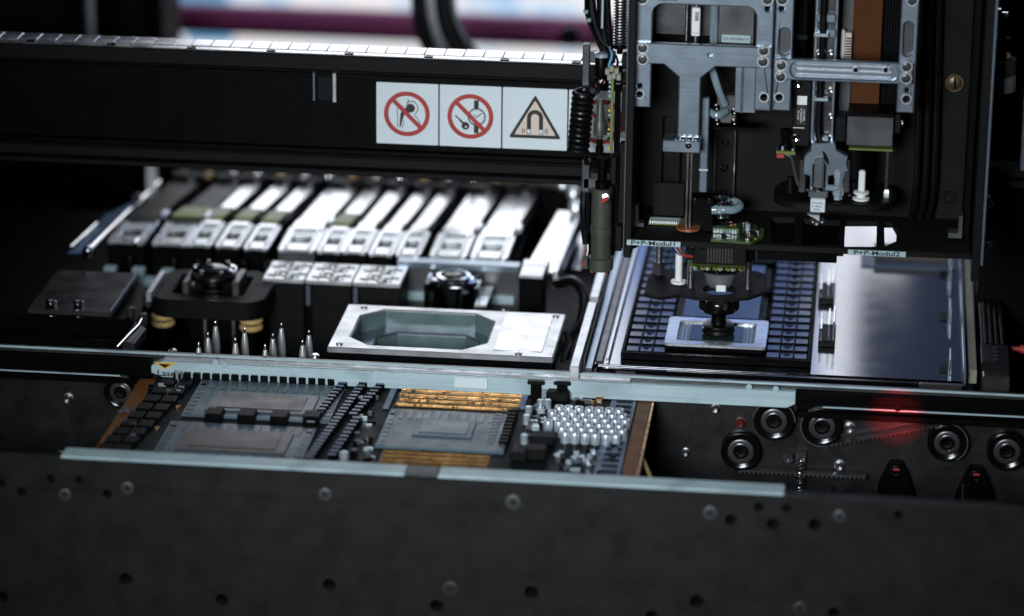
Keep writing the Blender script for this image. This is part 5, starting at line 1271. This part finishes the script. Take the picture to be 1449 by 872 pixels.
x0, x1, z0, z1 = vr(1144, 268, 1172, 278, -74); MB().box(x0, x1, -78, -64, z0, z1, .6).build('bracket_foot', 'alu_dark', lh)
x0, x1, z0, z1 = vr(1147, 279, 1168, 298, -80)
pb2_ = MB().box(x0, x1, -85, -79.6, z0, z1, .6).build('printed_block', 'sign_white', lh)
for k, s in enumerate(('MVCAMS', '01-00634', '(0026)')): text('block_lettering', s, (x0+x1)/2-.5, z1-3.0-k*2.3, 1.9, -85.2, 'ink', pb2_)
for sx in (1136, 1198): x_, zz = V(sx, 240, -66); MB().box(x_-2.5, x_+2.5, -70, -60, zz-16, zz+8, .8).build('side_cheek', 'dark_steel', lh)
x_, zz = V(1186, 265, -70)
MB().lathe((x_, -70, V(1186, 282, -70)[1]), (0, 0, 1), [(3.2, 0), (3.2, 3), (4.2, 3.4), (4.2, 8), (3.2, 8.6), (3.2, 16), (4, 16.4), (4, 21), (3, 21.6)], 6).build('hose_nipple', 'cap_silver', lh)
x_, zz = V(1176, 266, -72); MB().cyl((x_-3, -72, zz), (x_+5, -72, zz), 2.4, 12, .4).build('side_valve', 'tube_blue', lh)
pp_ = [at(x, y, y=yy) for x, y, yy in ((1188, 284, -66), (1196, 276, -62), (1208, 262, -58), (1212, 246, -54))]
MB().tube(smooth_path(pp_), 2.0, 8).build('black_hose', 'rubber', lh)
x0, x1, z0, z1 = vr(1142, 303, 1160, 309, -84); MB().plate([[(x0, z1), (x1, z1-.3), (x1, z0-2), (x0+6, z0)]], -86, -80, .3).build('bright_tip', 'alu_bright', lh)
for px, py, r_ in ((1155, 314, 3), (1163, 312, 2.2), (1150, 312, 2)):
    x_, zz = V(px, py, -82); MB().lathe((x_, -80, zz), (0, -1, 0), [(r_, 0), (r_, 3), (r_*.6, 4), (0, 3.5)], 10).build('clamp_screw', 'dark_steel', lh)

# ---- hose loop, fitting and green board by the nozzle
nz = thing('nozzle_drive', (156, -55, HZ+3), 'chrome fitting with pale blue hose loop and green board above the nozzle', 'drive')
cxn = V(1021, 310, -58)[0]
MB().lathe((cxn, -58, HZ+12), (0, 0, 1), [(6.6, 0), (7.2, .5), (7.2, 4), (6.2, 4.6), (6.8, 5), (6.8, 9), (7.6, 9.4), (7.6, 11), (5.4, 11.6), (5.4, 14)], 26).build('fitting', 'chrome', nz)
pp_ = [at(x, y, y=yy) for x, y, yy in ((1012, 297, -66), (1024, 297, -68), (1038, 297, -66), (1047, 292, -60), (1042, 286, -54), (1030, 286, -52))]
MB().tube(smooth_path(pp_), 3.0, 12).build('hose_loop', 'tube_blue', nz)
a, b_ = at(1032, 287, y=-52), at(1022, 284, y=-52); MB().cyl(a, b_, 3.2, 12, .3).build('hose_ferrule', 'screw', nz)
a, b_ = at(1016, 297, y=-66), at(1007, 297, y=-66); MB().cyl(a, b_, 3.4, 12, .3).build('hose_ferrule', 'tube_blue', nz)
pg_ = [H(*p_, z=HZ+6) for p_ in ((1006, 337), (1062, 341), (1080, 334), (1083, 322), (1060, 312), (1022, 318), (1008, 326))]
MB().plate([pg_], HZ+5, HZ+3.4, .2, 'xy').build('green_board', 'green', nz)
x0, x1, z0, z1 = vr(1008, 331, 1046, 339, -74); MB().box(x0, x1, -76, -70, HZ+5.2, HZ+9, .4).build('board_connector', 'green', nz)
for k in range(8): MB().box(x0+1+k*2.1, x0+2.2+k*2.1, -76.8, -76.1, HZ+5.4, HZ+8).build('contact', 'cap_silver', nz)
rn2 = random.Random(3)
xs = [p_[0] for p_ in pg_]; ys = [p_[1] for p_ in pg_]
for k in range(34):
    x_, y_ = rn2.uniform(min(xs)+3, max(xs)-5), rn2.uniform(min(ys)+3, max(ys)-3)
    MB().box(x_-rn2.uniform(.6, 1.6), x_+1, y_-.8, y_+.8, HZ+5.1, HZ+5.1+rn2.uniform(.5, 2.4), .2).build('board_part', rn2.choice(('black', 'cap_silver', 'soft_black', 'gold')), nz)
x_ = V(1058, 330, -66)[0]; MB().lathe((x_, -66, HZ+5), (0, 0, 1), [(2, 0), (2, 4), (1.2, 5), (0, 5)], 12).build('brass_screw', 'cap_silver', nz)
# below the base plate: motor, standoffs, lower plate, nozzle, suction cup
un = thing('nozzle_unit', (156, -50, 14), 'black suction nozzle with standoffs and flat guard plate, lowered onto the chip', 'nozzle')
NX, NY = 154.5, -45
MB().lathe((NX, NY, HZ-1.4), (0, 0, -1), [(21, 0), (21, 7), (18, 9)], 30).build('motor_flange', 'black', un)
MB().box(NX-19, NX+19, NY-14, NY+14, HZ-24, HZ-10.4, .8).build('motor_block', 'soft_black', un)
mb = MB()
for k in range(9): mb.box(NX-9+k*2.1, NX-7.8+k*2.1, NY-15.2, NY-14.1, HZ-22, HZ-9)
mb.build('ribbon_fins', 'dark_steel', un)
x_, zz = V(994, 356, -60); MB().lathe((x_, NY-14, zz), (0, -1, 0), [(4, -.2), (4, .6), (2.4, .8), (0, .2)], 18).build('screw', 'soft_black', un)
MB().plate([rrect(NX-21, NX+19, NY-20, NY+12, 8, 5)], HZ-24.4, HZ-26, .2, 'xy').build('ring_board', 'lime', un)
for k in range(12): MB().box(NX-18+k*3, NX-16.6+k*3, NY-20.8, NY-19, HZ-26.4, HZ-24, .2).build('board_part', ('cap_silver', 'black', 'gold')[k % 3], un)
MB().lathe((NX, NY, HZ-26.4), (0, 0, -1), [(16, 0), (16, 4), (13, 6)], 28).build('collar', 'black_gloss', un)
MB().lathe((NX, NY, HZ-32), (0, 0, -1), [(11, 0), (11.5, 2), (10, 9), (9, 11)], 24).build('clear_collar', 'clear', un)
MB().lathe((NX, NY, HZ-32), (0, 0, -1), [(8, 0), (8, 12)], 20).build('inner_sleeve', 'alu_dark', un)
MB().box(NX-2, NX+5, NY-12, NY-10.6, 39, 44, .5).build('bright_tab', 'white', un)
zlp = 37
gl = [at(x, y, z=zlp) for x, y in ((911, 416), (918, 388), (926, 383), (1070, 383), (1083, 388), (1086, 412), (1060, 421), (1020, 424), (985, 421), (962, 417), (935, 421))]
ox_ = sum(v.x for v in gl)/len(gl)
MB().plate([[(v.x, v.y) for v in gl], circ(NX, NY, 11.8, 24)], zlp, zlp-2.2, .4, 'xy').build('guard_plate', 'matte_black', un)
for px, py, y_ in ((932, 388, -12), (977, 408, -58), (1058, 410, -58)):
    x_ = at(px, py, z=zlp).x; y_ = at(px, py, z=zlp).y+1
    MB().cyl((x_, y_, zlp+.1), (x_, y_, HZ-1.2), 2.5, 14, .2).build('standoff', 'screw', un)
    MB().lathe((x_, y_, zlp+(22 if px > 950 else .1)), (0, 0, 1), [(4.6, 0), (4.6, 9), (4.2, 9.4)], 6).build('hex_nut', 'soft_black' if px > 950 else 'dark_steel', un)
x_, y_ = at(960, 401, z=zlp).x, at(960, 401, z=zlp).y
MB().lathe((x_, y_, zlp+.1), (0, 0, 1), [(4.8, 0), (5.6, .4), (5.6, 2), (2.6, 2.6), (2.6, 36)], 18).build('white_pin', 'white', un)
pp_ = [(NX-24+2*math.sin(k*1.0), NY-8, HZ-2-k*1.6) for k in range(14)]
for k, m in enumerate(('rubber', 'blue', 'red')): MB().tube([(x0_+k*1.5-2, y0_-k, z0_) for x0_, y0_, z0_ in smooth_path([(NX-30, NY-8, HZ-1), (NX-33, NY-9, HZ-10), (NX-28, NY-10, HZ-18), (NX-20, NY-8, HZ-20)], 5)], .9, 7).build('wire', m, un)
# nozzle under the guard plate
MB().lathe((NX, NY, 34.6), (0, 0, -1), [(10, 0), (10, 4), (14.2, 5), (14.6, 6), (14.6, 11), (13, 13), (9, 14.5)], 32).build('nozzle_disc', 'black_gloss', un)
MB().lathe((NX, NY, 30.6), (0, 0, -1), [(10.6, -.2), (12.4, .2), (12.4, 2.4), (10.6, 2.8)], 30).build('chrome_ring', 'chrome', un)
MB().box(NX-1, NX+7, NY-14.2, NY-12, 26, 34, .6).build('chrome_tab', 'chrome', un)
MB().lathe((NX, NY, 20.4), (0, 0, -1), [(6, 0), (5.2, 3), (5.2, 7), (6, 9)], 24).build('nozzle_shaft', 'black', un)
MB().lathe((NX, NY, 12), (0, 0, -1), [(8, 0), (11.4, .8), (11.4, 2), (9.6, 2.8), (11.6, 3.6), (11.8, 6.4), (10, 8)], 32).build('suction_cup', 'rubber', un)

# ================================================================== CABLES AND PARTS ON THE LEFT OF THE HEAD
YL = -50
def path(pts, y=YL): return smooth_path([at(p_[0], p_[1], y=p_[2] if len(p_) > 2 else y) for p_ in pts])
hb = thing('cable_bundle', (60, YL, 170), 'bundle of thick black hoses and thin wires coming down beside the head', 'cables')
MB().tube(path([(834, -60), (835, -20), (838, 20), (848, 52), (860, 80)]), 3.6, 10).build('thick_hose', 'rubber', hb)
MB().tube(path([(848, -60), (850, -10), (852, 30), (856, 60)]), 3.2, 10).build('thick_hose', 'rubber', hb)
MB().tube(path([(858, -60), (858, 0), (860, 40), (862, 70)], -44), 3.0, 10).build('thick_hose', 'rubber', hb)
MB().tube(path([(828, -60), (829, 0), (831, 25), (846, 60), (862, 78), (866, 96)], -58), 1.1, 8).build('thin_wire', 'rubber', hb)
MB().tube(path([(854, -60), (853, 0), (852, 40)], -56), .9, 8).build('thin_wire', 'pale_blue', hb)
MB().tube(path([(862, 66), (866, 78), (862, 92), (862, 102)], -60), .9, 8).build('thin_wire', 'blue', hb)
MB().tube(path([(856, 62), (868, 74), (874, 86), (872, 98)], -60), .9, 8).build('thin_wire', 'rubber', hb)
for px, py in ((829, 16), (833, 28)): q = at(px, py, y=-58); MB().cyl((q.x, -58, q.z-1.2), (q.x+.3, -58, q.z+1.2), 1.9, 10).build('wire_sleeve', 'cap_silver', hb)
# sprung hose
sh_ = thing('spring_hose', (at(878, 40, y=-40).x, -40, 225), 'metal spring wound hose at the top beside the left aluminium post', 'hose')
x_ = at(878, 30, y=-40).x; z0 = at(878, 64, y=-40).z
MB().cyl((x_, -40, z0), (x_, -40, 330), 3.4, 12).build('inner_hose', 'rubber', sh_)
hel = [(x_+4.3*math.cos(k*.45), -40+4.3*math.sin(k*.45), z0+k*.15) for k in range(620)]
MB().tube(hel, .75, 5).build('spring', 'screw', sh_)
MB().lathe((x_, -40, z0-6), (0, 0, 1), [(2.2, 0), (2.2, 3), (5, 4), (5, 6)], 14).build('ferrule', 'black', sh_)
# coiled cable
cc = thing('coiled_cable', (at(822, 170, y=-62).x, -62, 115), 'glossy black coiled cable hanging over the end of the stickers', 'cable')
ct_ = at(826, 128, y=-62); cb_ = at(818, 214, y=-62)
turns = 11; n = turns*22
hel = []
for k in range(n+1):
    s = k/n; a_ = 2*PI*turns*s
    c_ = ct_.lerp(cb_, s); hel.append((c_.x+6.2*math.cos(a_), -62+6.2*math.sin(a_), c_.z))
MB().tube(hel, 2.0, 10).build('coil', 'rubber', cc)
MB().tube(path([(836, 124, -64), (842, 112, -62), (848, 126, -60), (840, 134, -60)]), 1.6, 8).build('coil_lead', 'rubber', cc)
MB().tube(path([(823, 214, -60), (828, 222, -60), (830, 232, -58)]), 1.8, 8).build('coil_lead', 'rubber', cc)
# support column with brackets
sc_ = thing('camera_column', (70, -45, 60), 'dark bracket column with connectors and olive camera barrel left of the head', 'camera')
for (px0, py0, px1, py1, y0, y1, m, nm) in ((824, 64, 834, 122, -52, -44, 'alu_dark', 'grey_bracket'), (834, 75, 870, 90, -50, -42, 'alu_dark', 'grey_bracket'), (823, 230, 834, 272, -56, -44, 'alu_dark', 'grey_bracket'), (825, 253, 862, 268, -56, -42, 'alu_dark', 'grey_bracket'),
        (880, 78, 890, 96, -54, -44, 'soft_black', 'side_block'), (880, 102, 889, 118, -54, -44, 'soft_black', 'side_block'), (879, 124, 887, 190, -52, -44, 'soft_black', 'side_block'), (878, 186, 886, 196, -56, -44, 'alu_dark', 'side_block'), (876, 203, 884, 320, -52, -44, 'soft_black', 'side_block'), (868, 120, 876, 330, -46, -40, 'black', 'spine'), (870, 320, 880, 356, -60, -44, 'soft_black', 'lower_block'), (862, 222, 872, 262, -50, -42, 'soft_black', 'side_block')):
    x0, x1, z0, z1 = vr(px0, py0, px1, py1, y0); MB().box(x0, x1, y0, y1, z0, z1, .6).build(nm, m, sc_)
x_ = at(851, 96, y=-56).x
z0, z1 = at(851, 114, y=-56).z, at(853, 80, y=-56).z
MB().lathe((x_, -56, z0), (0, 0, 1), [(3.6, 0), (4.6, 3), (4.6, z1-z0-1), (4, z1-z0)], 16).build('black_plug', 'black', sc_)
MB().lathe((x_, -56, z1), (0, 0, 1), [(5.4, 0), (5.4, 2.2), (3, 3.4), (0, 3.6)], 18).build('plug_flange', 'cap_silver', sc_)
z0, z1 = at(851, 196, y=-58).z, at(851, 140, y=-58).z
MB().lathe((x_, -58, z0), (0, 0, 1), [(2.4, 0), (2.4, 2), (4.6, 3), (4.6, 12), (3.2, 14), (2.4, z1-z0)], 16).build('green_plug', 'olive', sc_)
MB().lathe((x_, -58, z0-10), (0, 0, 1), [(3, 0), (3, 4), (2.2, 5), (2.2, 10)], 12).build('plug_nose', 'black', sc_)
for k, m in enumerate(('red', 'white', 'rubber')): MB().tube(path([(846+k*3, 124, -58), (843+k*4, 119, -60), (850+k*2, 114, -60), (855, 118-k*2, -58)]), .8, 7).build('wire', m, sc_)
x0, x1, z0, z1 = vr(864, 102, 868, 216, -62)
gbs = MB().box(x0, x1, -64, -60.5, z0, z1, .2).build('green_strip_board', 'lime', sc_)
for k in range(16): MB().box(x0-1.6, x0-.1, -64, -62, z0+3+k*3.4, z0+4.4+k*3.4, .2).build('board_part', ('yellow', 'red', 'black', 'cap_silver')[k % 4] if k < 11 else 'cap_silver', gbs)
for px, py in ((860, 100), (866, 96), (873, 99), (876, 108), (863, 108), (869, 106)):
    q = at(px, py, y=-62); MB().box(q.x-1.6, q.x+1.6, -66, -60, q.z-2.2, q.z+2.2, .5).build('white_socket', 'cream_pale', sc_)
# camera barrel
x_ = at(851, 320, y=-58).x
zb0, zt0 = at(851, 381, y=-58).z, at(851, 266, y=-58).z
hh = zt0-zb0
MB().lathe((x_, -58, zb0), (0, 0, 1), [(8, 0), (9, .6), (9, 9), (7.2, 9.6), (7.2, 26), (7.8, 26.4), (7.8, 32), (7.2, 32.4), (7.2, hh-.5), (6.6, hh)], 28).build('camera_barrel', 'olive', sc_)
MB().lathe((x_, -58, zt0+.2), (0, 0, 1), [(5, 0), (5, 5), (3.4, 6), (3.4, 14), (4.4, 15), (4.4, 22)], 18).build('barrel_plug', 'black', sc_)
q = at(857, 281, y=-66); 
MB().lathe((q.x, -65, q.z), (0, -1, .2), [(3.2, 0), (3.4, .4), (3.2, 1.4), (2, 1.6)], 18).build('ring_terminal', 'chrome', sc_)
MB().cyl((q.x-2.6, -67.2, q.z-2.6), (q.x+1.8, -67.2, q.z+1.0), 1.4, 10).build('red_sleeve', 'red', sc_)
MB().tube(path([(826, 272, -58), (825, 300, -60), (827, 330, -60), (829, 345, -60)]), 2.3, 10).build('side_cable', 'rubber', sc_)
MB().tube(path([(831, 272, -60), (832, 300, -62), (831, 330, -62)]), 1.5, 8).build('side_cable', 'rubber', sc_)
for k, m in enumerate(('red', 'green', 'white')): MB().tube(path([(828+k*1.6, 342, -60), (829+k*1.4, 352, -62), (828+k*1.2, 362, -62)]), .6, 6).build('wire', m, sc_)
x0, x1, z0, z1 = vr(824, 364, 832, 380, -66); sb = MB().box(x0, x1, -68, -60, z0, z1, .6).build('end_socket', 'olive', sc_)
MB().box(x0-.3, x0+2.2, -68.4, -66, z0+3, z1-4, .3).build('red_insert', 'red', sb)
for px in (838, 858): q = at(px, 384, y=-60); MB().cyl((q.x, -62, zb0-1.5), (q.x, -62, zb0+.4), 1.2, 8).build('contact_pin', 'copper', sc_)
MB().lathe((x_+20, -40, HZ-12), (0, -1, 0), [(8, 0), (8, 4), (6, 5), (0, 4.6)], 20).build('roller', 'black', sc_)

# ================================================================== RIGHT EDGE OF THE MACHINE
rc_ = thing('machine_column', (400, 20, -62), 'dark machine column with cross rails at the right edge', 'column')
MB().box(341, 470, 60, 120, -62, 420, 1).build('column_body', 'black', rc_)
x0, x1, z0, z1 = vr(1385, 238, 1460, 252, 0); MB().box(x0, 470, 0, 19, z0, z1, .8).build('cross_rail', 'soft_black', rc_)
x0, x1, z0, z1 = vr(1380, 256, 1460, 268, 0); MB().box(x0, 470, 2, 19, z0, z1, .8).build('cross_rail', 'soft_black', rc_)
x0, x1, z0, z1 = vr(1445, 180, 1456, 240, -10); MB().box(x0, x1, -14, -2, z0, z1+40, .5).build('bright_edge', 'alu', rc_)
lf = thing('levelling_foot', (at(1415, 110, y=-30).x, -30, 190), 'steel levelling foot with hexagon nut hanging right of the head', 'foot')
x_, z_ = fx(1415, 100, -30)
MB().lathe((x_, -30, z_-14), (0, 0, 1), [(11, 0), (11.4, .6), (11.4, 10.5), (10.4, 11.4)], 32).build('foot_disc', 'alu_bright', lf)
MB().lathe((x_, -30, z_-2.4), (0, 0, 1), [(8, 0), (8, 1.6)], 28).build('brass_ring', 'gold_dim', lf)
MB().lathe((x_, -30, z_-.6), (0, 0, 1), [(11.2, 0), (11.2, 9.5), (10, 10)], 28).build('upper_ring', 'alu_dark', lf)
MB().lathe((x_, -30, z_+9.6), (0, 0, 1), [(5, 0), (5, 6)], 16).build('neck', 'black', lf)
MB().lathe((x_, -30, z_+15.8), (0, 0, 1), [(7.4, 0), (8, 1), (8, 7), (7, 8)], 6).build('hexagon_nut', 'soft_black', lf)
for dx in (-4, 4): MB().lathe((x_+dx, -37, z_+13), (0, -1, 0), [(2.4, 0), (2.4, 1), (0, 1.4)], 12).build('pin', 'cream', lf)
MB().cyl((x_, -30, z_+23.9), (x_, -30, 330), 3, 12).build('stem', 'black', lf)
bo = thing('steel_bolt', (at(1405, 20, y=-60).x, -60, 255), 'short steel bolt at the top outside the right side panel', 'bolt')
q = at(1402, 20, y=-60)
MB().cyl((HX1+5.6, -60, q.z), (HX1+9, -60, q.z), 5.5, 18, .6).build('bolt_flange', 'steel_plate', bo); MB().cyl((HX1+9.1, -60, q.z), (HX1+14, -60, q.z), 2.4, 14, .5).build('bolt_end', 'chrome', bo)
ft_ = thing('air_fitting', (at(1392, 285, y=-60).x, -60, 110), 'small bright air fitting sticking out right of the head', 'fitting')
q0 = at(1381, 274, y=-60); q1 = at(1394, 278, y=-62); q2 = at(1403, 289, y=-66)
MB().cyl((HX1+3.2, -60, q0.z), q1, 3, 12, .4).build('fitting_body', 'cap_silver', ft_); MB().cyl(q1, q1.lerp(q2, .55), 3.2, 6, .4).build('hexagon', 'pale_blue', ft_); MB().lathe(q2, (q2-q1), [(1.6, -4), (1.6, 0), (2.2, .4), (2, 1.6), (0, 2)], 12).build('fitting_tip', 'chrome', ft_)
ts = thing('thumb_screw', (at(1378, 346, y=-70).x, -70, 75), 'knurled steel thumb screw low on the right side panel', 'screw')
q = at(1380, 346, y=-70)
MB().lathe((HX1+3.2, -70, q.z), (1, 0, 0), [(13, 0), (13.4, .5), (13.4, 3.4), (13, 4)], 40).build('knurled_disc', 'screw', ts); MB().lathe((HX1+7.4, -70, q.z), (1, 0, 0), [(2.6, 0), (2.6, 3), (1.6, 4.4), (0, 4.6)], 14).build('screw_stub', 'screw', ts)
lr = thing('linear_rail', (350, 0, -62), 'dark grooved linear rail with carriage and small holes at the right edge', 'rail')
a, b_ = at(1400, 400, z=0), at(1408, 525, z=0)
rx = a.x
mb = MB()
MB().box(rx-9, rx+9, -40, 180, -62, 2, .6).build('rail_bed', 'black', lr)
for k in range(4): MB().box(rx-7+k*4, rx-4.6+k*4, -40, 180, 2.2, 4.2, .4).build('rail_land', 'soft_black', lr)
cx_, cy_ = at(1408, 492, z=8).x, at(1408, 492, z=8).y
cb2 = MB().box(cx_-10, cx_+10, cy_-30, cy_+10, -20, 7, .8).build('carriage', 'soft_black', lr)
for k in range(4): MB().lathe((cx_, cy_-22+k*8, 7), (0, 0, 1), [(2.2, -.2), (2.2, .5), (1.2, .6), (0, .1)], 12).build('screw', 'dark_steel', cb2)
MB().box(cx_-9, cx_+10, cy_-44, cy_-31, -20, 2, .8).build('end_block', 'dark_steel', lr)
q = at(1437, 494, z=0); MB().lathe((q.x-3, q.y, 0), (1, 0, 0), [(2, 0), (2, 6), (3.2, 6.4), (3.2, 10), (0, 10.5)], 12).build('red_tip_screw', 'red', lr)
